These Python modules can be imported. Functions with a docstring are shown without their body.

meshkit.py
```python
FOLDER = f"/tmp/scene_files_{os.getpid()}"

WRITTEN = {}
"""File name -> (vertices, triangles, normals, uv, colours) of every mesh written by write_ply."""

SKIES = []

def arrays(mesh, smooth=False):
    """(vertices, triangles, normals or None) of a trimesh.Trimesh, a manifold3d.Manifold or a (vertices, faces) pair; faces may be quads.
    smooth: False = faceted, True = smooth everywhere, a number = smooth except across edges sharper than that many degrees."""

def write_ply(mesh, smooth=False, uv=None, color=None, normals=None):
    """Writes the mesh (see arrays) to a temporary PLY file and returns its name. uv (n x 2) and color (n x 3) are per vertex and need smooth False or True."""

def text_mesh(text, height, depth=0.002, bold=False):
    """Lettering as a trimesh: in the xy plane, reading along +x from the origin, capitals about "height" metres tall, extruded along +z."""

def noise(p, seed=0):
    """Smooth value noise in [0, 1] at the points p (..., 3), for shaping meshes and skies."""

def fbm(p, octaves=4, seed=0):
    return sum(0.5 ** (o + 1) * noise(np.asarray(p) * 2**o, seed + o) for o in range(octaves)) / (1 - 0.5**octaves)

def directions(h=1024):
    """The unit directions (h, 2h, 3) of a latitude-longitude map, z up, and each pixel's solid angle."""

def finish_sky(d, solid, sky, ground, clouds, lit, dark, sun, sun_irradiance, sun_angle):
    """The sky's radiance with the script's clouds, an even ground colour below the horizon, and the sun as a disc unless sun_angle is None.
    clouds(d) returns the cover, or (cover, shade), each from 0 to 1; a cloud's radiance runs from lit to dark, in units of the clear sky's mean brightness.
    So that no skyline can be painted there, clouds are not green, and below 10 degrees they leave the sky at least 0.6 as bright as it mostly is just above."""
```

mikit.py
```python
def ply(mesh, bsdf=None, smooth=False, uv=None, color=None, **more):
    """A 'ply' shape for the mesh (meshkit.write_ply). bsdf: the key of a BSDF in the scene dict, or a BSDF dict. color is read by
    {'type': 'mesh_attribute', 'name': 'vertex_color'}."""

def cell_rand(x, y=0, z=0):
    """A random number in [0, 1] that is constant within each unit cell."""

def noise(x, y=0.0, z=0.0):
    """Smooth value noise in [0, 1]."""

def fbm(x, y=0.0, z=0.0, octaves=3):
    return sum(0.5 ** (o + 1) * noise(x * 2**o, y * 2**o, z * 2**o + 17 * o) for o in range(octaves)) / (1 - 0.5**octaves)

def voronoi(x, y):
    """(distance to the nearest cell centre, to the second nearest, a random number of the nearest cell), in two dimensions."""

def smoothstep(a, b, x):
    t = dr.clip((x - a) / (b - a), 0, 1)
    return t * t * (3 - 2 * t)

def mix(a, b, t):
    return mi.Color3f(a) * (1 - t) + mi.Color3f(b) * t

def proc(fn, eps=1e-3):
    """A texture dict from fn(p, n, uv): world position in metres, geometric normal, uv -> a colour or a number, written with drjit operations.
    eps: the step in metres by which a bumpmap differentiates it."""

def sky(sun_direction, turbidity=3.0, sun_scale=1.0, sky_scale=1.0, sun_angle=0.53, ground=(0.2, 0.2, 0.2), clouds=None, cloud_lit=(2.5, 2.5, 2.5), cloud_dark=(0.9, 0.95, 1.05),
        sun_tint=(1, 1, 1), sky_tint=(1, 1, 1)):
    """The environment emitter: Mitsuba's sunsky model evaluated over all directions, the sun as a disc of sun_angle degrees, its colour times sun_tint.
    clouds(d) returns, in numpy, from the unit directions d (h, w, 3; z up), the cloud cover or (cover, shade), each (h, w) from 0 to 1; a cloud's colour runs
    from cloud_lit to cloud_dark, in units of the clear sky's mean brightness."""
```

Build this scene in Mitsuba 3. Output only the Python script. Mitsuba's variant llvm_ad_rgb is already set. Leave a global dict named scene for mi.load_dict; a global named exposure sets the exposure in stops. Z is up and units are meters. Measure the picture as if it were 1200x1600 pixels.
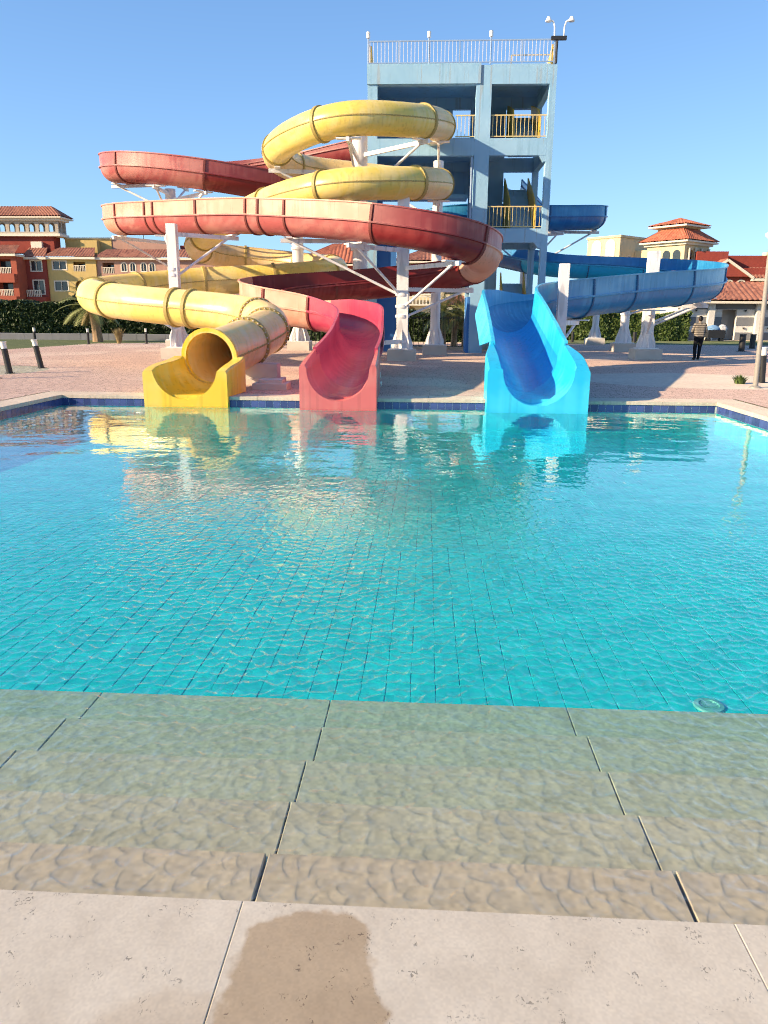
import math, random
import numpy as np, trimesh, manifold3d as m3, mitsuba as mi, drjit as dr
from scipy.spatial import cKDTree
from scipy.interpolate import CubicSpline
from shapely.geometry import Polygon, box as sbox, Point
from shapely.ops import unary_union
import mikit, meshkit
from mikit import noise, fbm, voronoi, cell_rand, smoothstep, mix, proc

rng = np.random.default_rng(7)
T = mi.ScalarTransform4f
scene, labels = {}, {}

# ------------------------------------------------------------------ camera, sky, exposure
EYE = [0.0, 0.0, 1.6]
AHEAD = np.array([-0.051535507, 0.967205718, -0.248711060])
UP = [-0.019823585, 0.248002181, 0.968556629]
scene['camera'] = {'type': 'perspective', 'fov': 53.88, 'fov_axis': 'x', 'near_clip': 0.05, 'far_clip': 3000.0,
                   'to_world': T().look_at(origin=EYE, target=(np.array(EYE) + AHEAD).tolist(), up=UP)}
AZ, EL = math.radians(64), math.radians(22)
SUN = [-math.sin(AZ) * math.cos(EL), -math.cos(AZ) * math.cos(EL), math.sin(EL)]
scene['sky'] = mikit.sky(SUN, turbidity=2.6, sun_scale=1.55, sky_scale=1.0, ground=(0.25, 0.22, 0.19), sun_tint=(1.0, 1.02, 1.10), sky_tint=(1.12, 1.36, 1.72))
exposure = 2.2

# ------------------------------------------------------------------ bookkeeping
def numbered(key):
    if key not in used:
        used.add(key); return key
    k = 1
    while f'{key}_{k:03d}' in used: k += 1
    used.add(f'{key}_{k:03d}'); return f'{key}_{k:03d}'
used = set()

def tag(key, label=None, cat=None, group=None, kind=None):
    d = {}
    if label: d['label'] = label
    if cat: d['category'] = cat
    if group: d['group'] = group
    if kind: d['kind'] = kind
    labels[key] = d
    return key

def thing(name, label, cat, group=None):
    return tag(numbered(name), label, cat, group)

def put(name, mesh, bsdf, parent=None, smooth=False, kind=None, label=None, **kw):
    key = numbered(parent + '__' + name if parent else name)
    scene[key] = mikit.ply(mesh, bsdf, smooth=smooth, **kw)
    if kind or label: tag(key, label=label, kind=kind)
    return key

def put_copy(name, shape, matrix, parent=None, label=None):
    key = numbered(parent + '__' + name if parent else name)
    scene[key] = {**shape, 'to_world': matrix}
    if label: tag(key, label=label)
    return key

def struct(name, mesh, bsdf, smooth=False, label=None, **kw):
    return put(name, mesh, bsdf, None, smooth, 'structure', label, **kw)

# ------------------------------------------------------------------ mesh helpers
def cat(ms): return trimesh.util.concatenate(ms)
def V(*a): return np.array(a, float)
def unit(v): v = np.asarray(v, float); return v / np.linalg.norm(v)
def box(x0, x1, y0, y1, z0, z1):
    m = trimesh.creation.box(extents=[x1 - x0, y1 - y0, z1 - z0]); m.apply_translation([(x0 + x1) / 2, (y0 + y1) / 2, (z0 + z1) / 2]); return m
def frame_of(a, b):
    t = unit(np.subtract(b, a)); h = V(0, 0, 1) if abs(t[2]) < 0.95 else V(1, 0, 0)
    s = unit(np.cross(t, h)); return t, s, np.cross(s, t)
def rod(a, b, r, r2=None, n=10):
    a, b = np.asarray(a, float), np.asarray(b, float); r2 = r if r2 is None else r2
    t, s, u = frame_of(a, b); th = np.arange(n) * 2 * np.pi / n
    ring = np.cos(th)[:, None] * s + np.sin(th)[:, None] * u
    v = np.vstack([a + r * ring, b + r2 * ring, a, b]); f = []
    for i in range(n):
        j = (i + 1) % n; f += [[i, j, n + j], [i, n + j, n + i], [2 * n, j, i], [2 * n + 1, n + i, n + j]]
    return trimesh.Trimesh(v, f, process=False)
def bar(a, b, w, h):
    a, b = np.asarray(a, float), np.asarray(b, float); t, s, u = frame_of(a, b)
    v = np.array([p + s * i * w / 2 + u * j * h / 2 for p in (a, b) for i, j in ((-1, -1), (1, -1), (1, 1), (-1, 1))])
    f = [[0, 3, 2], [0, 2, 1], [4, 5, 6], [4, 6, 7]]
    for i in range(4): j = (i + 1) % 4; f += [[i, j, 4 + j], [i, 4 + j, 4 + i]]
    m = trimesh.Trimesh(v, f, process=False); m.fix_normals(); return m
def extr(poly, depth):      # a shapely polygon in xy, extruded along +z
    ps = getattr(poly, 'geoms', [poly])
    return cat([trimesh.creation.extrude_polygon(p, depth, engine='earcut') for p in ps])
def extr_y(poly, y0, y1):   # a polygon drawn in (x, z), extruded from y0 to y1
    m = extr(poly, y1 - y0); v = m.vertices.copy()
    m.vertices = np.c_[v[:, 0], y0 + v[:, 2], v[:, 1]]; m.invert(); return m
def extr_x(poly, x0, x1):   # a polygon drawn in (y, z), extruded from x0 to x1
    m = extr(poly, x1 - x0); v = m.vertices.copy()
    m.vertices = np.c_[x0 + v[:, 2], v[:, 0], v[:, 1]]; return m
def sheet(poly, z):
    m = extr(poly, 0.01); keep = m.face_normals[:, 2] > 0.5
    m.update_faces(keep); m.remove_unreferenced_vertices(); m.apply_translation([0, 0, z - 0.01]); return m
def lathe(profile, centre, n=20):
    m = trimesh.creation.revolve(np.asarray(profile, float), sections=n); m.apply_translation(centre); return m
def hull_chain(joints, radii, seg=10):
    out = None
    for (a, b), (ra, rb) in zip(zip(joints[:-1], joints[1:]), zip(radii[:-1], radii[1:])):
        h = m3.Manifold.batch_hull([m3.Manifold.sphere(ra, seg * 2).translate(list(map(float, a))), m3.Manifold.sphere(rb, seg * 2).translate(list(map(float, b)))])
        out = h if out is None else out + h
    return out
def to_tm(man):
    m = man.to_mesh(); return trimesh.Trimesh(m.vert_properties[:, :3], m.tri_verts, process=True)

# ------------------------------------------------------------------ materials
def rgb(c): return {'type': 'rgb', 'value': list(c)}
def mat(name, col, rough=0.6, spec=0.5, metallic=0.0, bump=None, bump_scale=1.0, eps=2e-3, two=True, **kw):
    b = {'type': 'principled', 'base_color': proc(col) if callable(col) else rgb(col), 'roughness': proc(rough) if callable(rough) else rough,
         'specular': spec, 'metallic': metallic, **kw}
    if bump is not None: b = {'type': 'bumpmap', 'tex': proc(bump, eps), 'scale': bump_scale, 'bsdf': b}
    scene['m_' + name] = {'type': 'twosided', 'bsdf': b} if two else b
    return 'm_' + name

def travertine(p, n, uv):
    g = fbm(p.x * 9, p.y * 9, 0, 4)
    fine = noise(p.x * 160, p.y * 160, 0)
    c = mix((0.47, 0.425, 0.355), (0.59, 0.545, 0.465), g) * (0.93 + 0.12 * fine)
    pit = smoothstep(0.70, 0.80, noise(p.x * 300 + 3 * noise(p.x * 80, p.y * 80), p.y * 190, 5)) * smoothstep(0.72, 0.92, noise(p.x * 34, p.y * 34, 9))
    c = c * (1 - 0.5 * pit)
    # the wet stain on the second slab and a small one beside it
    e = 0.10 * (fbm(p.x * 16, p.y * 16, 3, 4) - 0.5)
    yy = 1.775 - p.y
    left = -0.452 - 0.05 * yy; right = -0.150 + 0.30 * yy - 0.22 * yy * yy
    d1 = dr.maximum(dr.maximum(left - p.x, p.x - right), 0.012 - yy + 2.6 * dr.square(p.x + 0.27)) + 0.7 * e
    d2 = dr.sqrt(dr.square((p.x + 0.55) / 1.35) + dr.square(p.y - 1.32)) - 0.16 + 0.7 * e
    wet = dr.maximum(1 - smoothstep(-0.012, 0.012, d1), 0.35 * (1 - smoothstep(-0.03, 0.012, d2)))
    return c * mix((1, 1, 1), (0.71, 0.62, 0.52), wet)
def trav_bump(p, n, uv):
    pit = smoothstep(0.70, 0.80, noise(p.x * 300 + 3 * noise(p.x * 80, p.y * 80), p.y * 190, 5)) * smoothstep(0.72, 0.92, noise(p.x * 34, p.y * 34, 9))
    return 0.0006 * fbm(p.x * 60, p.y * 60, 0, 3) - 0.0004 * pit
mat('travertine', travertine, 0.62, 0.3, bump=trav_bump)

def step_stone(p, n, uv):
    g = fbm(p.x * 7, p.y * 7, p.z * 3, 4)
    return mix((0.38, 0.315, 0.225), (0.53, 0.455, 0.34), g) * (0.88 + 0.24 * noise(p.x * 60, p.y * 60, 2))
mat('step_stone', step_stone, 0.8, 0.2)
def pool_tile(p, n, uv):
    r = cell_rand(dr.floor(p.x / 0.155), dr.floor((p.y - 4.053) / 0.155), 3)
    return mix((0.008, 0.46, 0.49), (0.016, 0.57, 0.58), r) * (0.92 + 0.16 * fbm(p.x * 14, p.y * 14, 0, 2))
mat('pool_tile', pool_tile, 0.35, 0.5)
mat('grout', (0.012, 0.36, 0.38), 0.9, 0.2)
mat('grey_render', (0.30, 0.30, 0.28), 0.9, 0.2)
mat('drain_plastic', (0.16, 0.38, 0.37), 0.5)
def band_tile(p, n, uv):
    r = cell_rand(dr.floor(p.x / 0.155 + 0.3), dr.floor(p.y / 0.155 + 0.3), 1)
    return mix((0.030, 0.045, 0.14), (0.06, 0.085, 0.24), r)
mat('band_tile', band_tile, 0.18, 0.5)
mat('band_grout', (0.45, 0.45, 0.44), 0.9, 0.2)
def coping_col(p, n, uv):
    g = fbm(p.x * 2.3, p.y * 2.3, 0, 4)
    return mix((0.43, 0.36, 0.285), (0.55, 0.47, 0.38), g) * (0.9 + 0.2 * noise(p.x * 40, p.y * 40))
mat('coping', coping_col, 0.75, 0.3, bump=lambda p, n, uv: 0.003 * fbm(p.x * 25, p.y * 25, 0, 3))

def stone_cells(p):
    w = 0.5 * (fbm(p.x * 0.8, p.y * 0.8, 0, 2) - 0.5)
    row = dr.floor((p.y + w) / 0.17)
    off = cell_rand(row, 3, 1)
    fx = (p.x + w) / 0.36 + off
    fy = (p.y + w) / 0.17
    ex = dr.minimum(fx - dr.floor(fx), 1 - (fx - dr.floor(fx))) * 0.36
    ey = dr.minimum(fy - dr.floor(fy), 1 - (fy - dr.floor(fy))) * 0.17
    return dr.minimum(ex, ey), cell_rand(dr.floor(fx), row, 5)
def deck_col(p, n, uv):
    e, r = stone_cells(p)
    g = fbm(p.x * 0.55, p.y * 0.55, 0, 4)
    c = mix((0.41, 0.285, 0.235), (0.52, 0.385, 0.32), 0.5 * r + 0.5 * g) * (0.88 + 0.24 * noise(p.x * 18, p.y * 18))
    c = mix(c, (0.58, 0.47, 0.39), smoothstep(0.56, 0.72, fbm(p.x * 0.3 + 9, p.y * 0.3, 2, 4)) * 0.7)
    return c * (1 - 0.45 * (1 - smoothstep(0.004, 0.014, e)))
def deck_bump(p, n, uv):
    e, r = stone_cells(p)
    return 0.005 * smoothstep(0.0, 0.02, e) + 0.004 * fbm(p.x * 11, p.y * 11, 0, 3) + 0.004 * r
mat('stamped_deck', deck_col, 0.7, 0.35, bump=deck_bump, eps=6e-3)
def patch_col(p, n, uv):
    return mix((0.42, 0.35, 0.29), (0.52, 0.45, 0.38), fbm(p.x, p.y, 0, 4)) * (0.9 + 0.2 * noise(p.x * 14, p.y * 14))
mat('plain_concrete', patch_col, 0.8, 0.25, bump=lambda p, n, uv: 0.004 * fbm(p.x * 9, p.y * 9, 0, 3), eps=6e-3)
def ground_col(p, n, uv):
    g = fbm(p.x * 0.12, p.y * 0.12, 0, 4); f = fbm(p.x * 3, p.y * 3, 0, 3)
    sand = mix((0.40, 0.32, 0.23), (0.52, 0.43, 0.32), f)
    return mix(sand, mix((0.10, 0.15, 0.04), (0.20, 0.22, 0.08), f), smoothstep(0.45, 0.60, g))
mat('ground', ground_col, 0.95, 0.1)
def lawn_col(p, n, uv):
    f = fbm(p.x * 4, p.y * 4, 0, 3)
    return mix((0.055, 0.080, 0.038), (0.13, 0.14, 0.075), f)
mat('lawn', lawn_col, 0.95, 0.1)
mat('gravel', lambda p, n, uv: mix((0.20, 0.20, 0.15), (0.42, 0.40, 0.34), noise(p.x * 16, p.y * 16)), 0.95, 0.1, bump=lambda p, n, uv: 0.02 * noise(p.x * 16, p.y * 16), eps=1e-2)

# ------------------------------------------------------------------ the pool
XL, XR, YN, YF = -7.65, 5.88, 1.775, 15.62
WATER = -0.16
hole = sbox(XL - 0.3, YN - 0.3, XR + 0.3, YF + 0.3)
struct('ground', sheet(sbox(-500, -300, 500, 900).difference(hole), -0.03), 'm_ground')
deck_poly = Polygon([(-24, -8), (24, -8), (24, 30), (27, 52), (4, 53), (-10, 52), (-20, 46), (-20.5, 36.5), (-24, 33)]).difference(sbox(XL - 0.62, YN - 0.9, XR + 0.62, YF + 0.72))
gravel_poly = Point(0, 0).buffer(1, 24)
from shapely import affinity
gravel_poly = affinity.translate(affinity.scale(gravel_poly, 2.4, 2.6), -13.9, 22.2)
patch_poly = affinity.translate(affinity.scale(Point(0, 0).buffer(1, 24), 3.2, 2.8), 7.4, 21.5)
struct('paved_deck', sheet(deck_poly.difference(gravel_poly).difference(patch_poly), -0.006), 'm_stamped_deck')
struct('gravel_bed', sheet(gravel_poly, -0.012), 'm_gravel')
struct('plain_pavement', sheet(patch_poly, -0.005), 'm_plain_concrete')

def slab(x0, x1, y0, y1, z0, z1, c=0.006):     # chamfered top edges
    b = [(x0, y0), (x1, y0), (x1, y1), (x0, y1)]; t = [(x0 + c, y0 + c), (x1 - c, y0 + c), (x1 - c, y1 - c), (x0 + c, y1 - c)]
    v = [(*q, z0) for q in b] + [(*q, z1 - c) for q in b] + [(*q, z1) for q in t]
    f = [[0, 2, 1], [0, 3, 2], [8, 9, 10], [8, 10, 11]]
    for k in (0, 4):
        for i in range(4): j = (i + 1) % 4; f += [[k + i, k + j, k + 4 + j], [k + i, k + 4 + j, k + 4 + i]]
    return trimesh.Trimesh(v, f, process=False)

# near edge: big travertine slabs
struct('near_deck_bed', sheet(sbox(-8.0, -3.4, 6.4, YN - 0.03), -0.05), 'm_grout')
tag('near_deck', kind='structure')
used.add('near_deck')
for i in range(-5, 6):
    x0 = -0.487 + 1.36 * i
    for j, (y0, y1) in enumerate(((0.98, YN), (0.18, 0.975), (-0.62, 0.175))):
        put('slab', slab(max(x0 + 0.001, XL - 0.3), min(x0 + 1.359, XR + 0.3), y0, y1, -0.05, 0.0, 0.002), 'm_travertine', 'near_deck')
# other edges: cast coping stones
tag('pool_coping', kind='structure'); used.add('pool_coping')
W = 0.55
x = XL - W
while x < XR + W - 0.1:
    x1 = min(x + 1.18, XR + W); put('stone', slab(x + 0.003, x1 - 0.003, YF - 0.03, YF + W + 0.1, -0.07, 0.0), 'm_coping', 'pool_coping'); x = x1
for side in (XL, XR):
    y = YN + 0.005
    while y < YF - 0.1:
        y1 = min(y + 1.2, YF - 0.035); a, b = (side - W, side + 0.03) if side < 0 else (side - 0.03, side + W)
        put('stone', slab(a, b, y + 0.003, y1 - 0.003, -0.07, 0.0), 'm_coping', 'pool_coping'); y = y1

# basin
struct('pool_wall', cat([box(XL - 0.3, XL, YN, YF + 0.3, -1.5, -0.075), box(XR, XR + 0.3, YN, YF + 0.3, -1.5, -0.075),
                         box(XL, XR, YF, YF + 0.3, -1.5, -0.075), box(XL, XR, YN - 0.28, YN + 0.012, -1.5, -0.055)]), 'm_pool_tile')
put('band_bed', cat([box(XL - 0.1, XL + 0.003, YN, YF, -0.24, -0.0745), box(XR - 0.003, XR + 0.1, YN, YF, -0.24, -0.0745), box(XL, XR, YF - 0.003, YF + 0.1, -0.24, -0.0745)]), 'm_band_grout', 'pool_wall')
PITCH = 0.155
def wall_tiles(n, place):
    for i in range(n):
        for r, (z0, z1) in enumerate(((-0.222, -0.078), (-0.377, -0.227))):
            m = place(i, z0, z1)
            if r == 0: put('tile', m, 'm_band_tile', 'pool_wall')
            else: rest.append(m)
rest = []
wall_tiles(int((XR - XL) / PITCH), lambda i, a, b: box(XL + PITCH * i + 0.004, XL + PITCH * (i + 1) - 0.004, YF - 0.008, YF + 0.02, a, b))
wall_tiles(38, lambda i, a, b: box(XR - 0.008, XR + 0.02, YF - PITCH * (i + 1) + 0.004, YF - PITCH * i - 0.004, a, b))
wall_tiles(38, lambda i, a, b: box(XL - 0.02, XL + 0.008, YF - PITCH * (i + 1) + 0.004, YF - PITCH * i - 0.004, a, b))
rows = np.arange(-1.30, -0.40, PITCH)
for z in rows:
    for i in range(int((XR - XL) / PITCH)): rest.append(box(XL + PITCH * i + 0.004, XL + PITCH * (i + 1) - 0.004, YF - 0.008, YF + 0.02, z + .004, z + PITCH - .004))
put('tile_field', cat(rest), 'm_pool_tile', 'pool_wall', kind='stuff')

# steps, each a row of stone slabs with open joints
tag('pool_steps', kind='structure'); used.add('pool_steps')
edges = [YN + 0.012, 2.20, 2.63, 3.08, 3.55, 4.03]
tops = [-0.20, -0.30, -0.40, -0.50, -0.60]
joint0 = [-0.515, -0.512, -0.520, -0.510, -0.525]
for k in range(5):
    n = 0
    for i in range(-6, 6):
        x0, x1 = joint0[k] + 1.385 * i, joint0[k] + 1.385 * (i + 1)
        x0, x1 = max(x0, XL), min(x1, XR)
        if x1 - x0 > 0.1:
            put('slab', slab(x0 + (0.006 if k == 0 else 0.003), x1 - (0.006 if k == 0 else 0.003), edges[k] + 0.002, edges[k + 1] + 0.02, tops[k] - 0.10, tops[k], 0.003), 'm_step_stone', 'pool_steps')
put('riser_core', cat([box(XL, XR, edges[k], edges[k + 1] - 0.02, -1.2, tops[k] - (0.102 if k == 0 else 0.03)) for k in range(5)]), 'm_grey_render', 'pool_steps')

# tiled floor
ZF = -0.64
struct('pool_floor', box(XL, XR, 4.0, YF, ZF - 0.2, ZF - 0.004), 'm_grout')
tiles = []
for r in range(int((YF - 4.053) / PITCH) + 1):
    y0 = 4.053 + PITCH * r
    for c in range(int((XR - XL) / PITCH) + 1):
        x0 = XL + PITCH * c
        tiles.append((abs(x0 - 0.2 + 0.05 * y0) + 1.6 * (y0 - 4.0), x0, y0))
tiles.sort()
tm = slab(0.0022, PITCH - 0.0022, 0.0022, PITCH - 0.0022, -0.008, 0.0, 0.0015)
tile_shape = mikit.ply(tm, 'm_pool_tile')
for _, x0, y0 in tiles[:300]:
    jx, jy = rng.normal(0, 0.0022, 2); put_copy('tile', tile_shape, T().translate([x0 + jx, y0 + jy, ZF]).rotate([0, 0, 1], float(rng.normal(0, 0.35))), 'pool_floor')
tv, tf = np.array(tm.vertices), np.array(tm.faces)
off = np.array([[x0, y0, ZF] for _, x0, y0 in tiles[300:]]); off[:, :2] += rng.normal(0, 0.0022, (len(off), 2))
put('tile_field', ((tv[None] + off[:, None]).reshape(-1, 3), (tf[None] + (np.arange(len(off)) * len(tv))[:, None, None]).reshape(-1, 3)), 'm_pool_tile', 'pool_floor', kind='stuff')

drain = thing('drain_cover', 'round drain cover on the tiled pool floor beside the lowest step, at right', 'drain')
put('ring', lathe([(0.055, 0), (0.09, 0), (0.085, 0.012), (0.06, 0.015), (0.055, 0)], (1.73, 4.19, ZF + 0.001), 28), 'm_drain_plastic', drain, smooth=40)
for k in range(5): put('grate_bar', box(1.678, 1.782, 4.145 + 0.022 * k, 4.154 + 0.022 * k, ZF + 0.004, ZF + 0.010), 'm_drain_plastic', drain)

# water: one rippled sheet over a faintly green-blue, absorbing body
scene['water_body'] = {'type': 'homogeneous', 'albedo': {'type': 'rgb', 'value': [0.0, 0.0, 0.0]}, 'sigma_t': {'type': 'rgb', 'value': [0.34, 0.050, 0.062]}}
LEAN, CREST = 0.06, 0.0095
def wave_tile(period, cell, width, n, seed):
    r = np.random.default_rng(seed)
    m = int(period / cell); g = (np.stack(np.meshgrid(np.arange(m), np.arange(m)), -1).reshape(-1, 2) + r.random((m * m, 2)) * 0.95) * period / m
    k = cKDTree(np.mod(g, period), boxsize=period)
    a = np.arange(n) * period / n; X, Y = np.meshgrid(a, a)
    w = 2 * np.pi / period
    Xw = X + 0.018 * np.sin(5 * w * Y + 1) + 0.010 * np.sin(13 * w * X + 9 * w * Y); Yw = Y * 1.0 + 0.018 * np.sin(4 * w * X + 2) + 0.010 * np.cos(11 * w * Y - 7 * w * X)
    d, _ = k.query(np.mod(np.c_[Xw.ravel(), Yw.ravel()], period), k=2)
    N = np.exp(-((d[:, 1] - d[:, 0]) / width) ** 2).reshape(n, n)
    # small crests shaped into a net, tilted along the sun, to imitate caustics
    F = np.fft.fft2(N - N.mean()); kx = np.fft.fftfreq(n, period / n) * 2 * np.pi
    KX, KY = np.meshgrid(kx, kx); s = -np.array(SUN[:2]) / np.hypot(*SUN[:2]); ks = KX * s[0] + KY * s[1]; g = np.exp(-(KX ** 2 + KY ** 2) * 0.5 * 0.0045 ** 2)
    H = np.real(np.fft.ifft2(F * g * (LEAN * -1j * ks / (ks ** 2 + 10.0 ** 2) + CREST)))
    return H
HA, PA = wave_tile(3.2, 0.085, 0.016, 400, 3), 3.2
def sample(H, period, X, Y):
    n = len(H); fx, fy = np.mod(X / period, 1) * n, np.mod(Y / period, 1) * n
    i, j = fx.astype(int), fy.astype(int); u, v = fx - i, fy - j; i2, j2 = (i + 1) % n, (j + 1) % n; i %= n; j %= n
    return (H[j, i] * (1 - u) + H[j, i2] * u) * (1 - v) + (H[j2, i] * (1 - u) + H[j2, i2] * u) * v
def spaced(a, b, step):
    out = [a]
    while out[-1] < b: out.append(out[-1] + step(out[-1]))
    out[-1] = b; return np.array(out)
gx = spaced(XL - 0.02, XR + 0.02, lambda x: 0.009 + 0.010 * max(0, abs(x + 0.1) - 2.3))
gy = spaced(YN - 0.01, YF + 0.02, lambda y: 0.009 + min(0.0052 * max(0, y - 4.2), 0.026))
X, Y = np.meshgrid(gx, gy)
P3 = np.stack([X, Y, 0 * X], -1)
calm = 0.07 + 0.93 / (1 + np.exp((Y - 5.6) / 0.9))
swell = 0.007 * (meshkit.fbm(P3 * [1.1, 1.9, 1], 3, 5) - 0.5) + 0.0022 * (meshkit.fbm(P3 * [4.0, 7.0, 1], 2, 9) - 0.5)
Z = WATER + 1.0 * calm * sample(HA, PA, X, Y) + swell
ny, nx = X.shape; idx = np.arange(nx * ny).reshape(ny, nx)
q = np.stack([idx[:-1, :-1], idx[:-1, 1:], idx[1:, 1:], idx[1:, :-1]], -1).reshape(-1, 4)
scene['m_water'] = {'type': 'thindielectric', 'int_ior': 1.28, 'ext_ior': 1.0}
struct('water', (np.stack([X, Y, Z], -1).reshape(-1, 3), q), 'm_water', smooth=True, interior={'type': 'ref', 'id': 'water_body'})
# ------------------------------------------------------------------ the three water slides
def gel(name, a, b, rough=0.32, streak=0.35, blot=0.0):
    """Weathered gel coat: base a, bleached patches b, fine rain streaks."""
    def col(p, n, uv):
        g = fbm(p.x * 0.7 + 3, p.y * 0.7, p.z * 1.2, 4)
        s = noise((p.x + p.y) * 9, (p.x - p.y) * 2, p.z * 0.7)
        c = mix(a, b, smoothstep(0.40, 0.68, g * 0.75 + s * 0.25 + blot))
        return c * (1 - streak * 0.35 * smoothstep(0.62, 0.85, noise((p.x - p.y) * 14, (p.x + p.y) * 14, p.z * 1.1)))
    return mat(name, col, rough, 0.5)
gel('yellow_bright', (0.74, 0.47, 0.035), (0.76, 0.55, 0.13), 0.26)
gel('yellow_pale', (0.77, 0.62, 0.16), (0.78, 0.65, 0.26), 0.28)
gel('yellow_cream', (0.66, 0.47, 0.19), (0.68, 0.52, 0.29), 0.34)
gel('yellow_old', (0.67, 0.51, 0.11), (0.71, 0.57, 0.23), 0.32)
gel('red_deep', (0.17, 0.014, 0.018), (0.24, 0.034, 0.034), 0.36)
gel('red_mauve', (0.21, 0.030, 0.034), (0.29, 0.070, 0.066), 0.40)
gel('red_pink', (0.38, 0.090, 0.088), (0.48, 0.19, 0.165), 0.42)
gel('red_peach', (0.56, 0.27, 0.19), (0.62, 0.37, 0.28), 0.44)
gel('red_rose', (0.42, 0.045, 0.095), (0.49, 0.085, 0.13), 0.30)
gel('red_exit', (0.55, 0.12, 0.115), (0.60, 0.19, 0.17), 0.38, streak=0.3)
gel('blue_deep', (0.018, 0.13, 0.36), (0.03, 0.19, 0.44), 0.30)
gel('blue_mid', (0.020, 0.20, 0.44), (0.05, 0.29, 0.52), 0.36)
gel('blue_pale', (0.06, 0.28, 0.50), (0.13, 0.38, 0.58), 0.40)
gel('blue_chute', (0.012, 0.28, 0.62), (0.025, 0.35, 0.67), 0.26)  # deeper copy of the cyan coat: shade on the chute floor painted in
gel('blue_cyan', (0.015, 0.40, 0.66), (0.05, 0.50, 0.72), 0.26)
mat('flange_yellow', (0.36, 0.27, 0.085), 0.6)
mat('flange_red', (0.15, 0.030, 0.025), 0.6)
mat('flange_blue', (0.03, 0.12, 0.25), 0.6)
mat('white_steel', lambda p, n, uv: mix((0.66, 0.65, 0.66), (0.78, 0.77, 0.77), fbm(p.x * 2, p.y * 2, p.z * 1.5, 3)) * (1 - 0.25 * smoothstep(0.66, 0.8, noise(p.x * 7, p.y * 7, p.z * 0.9))), 0.45)
mat('pedestal', lambda p, n, uv: mix((0.46, 0.42, 0.37), (0.60, 0.56, 0.51), fbm(p.x * 3, p.y * 3, p.z * 3, 3)), 0.85, 0.2)

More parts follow.
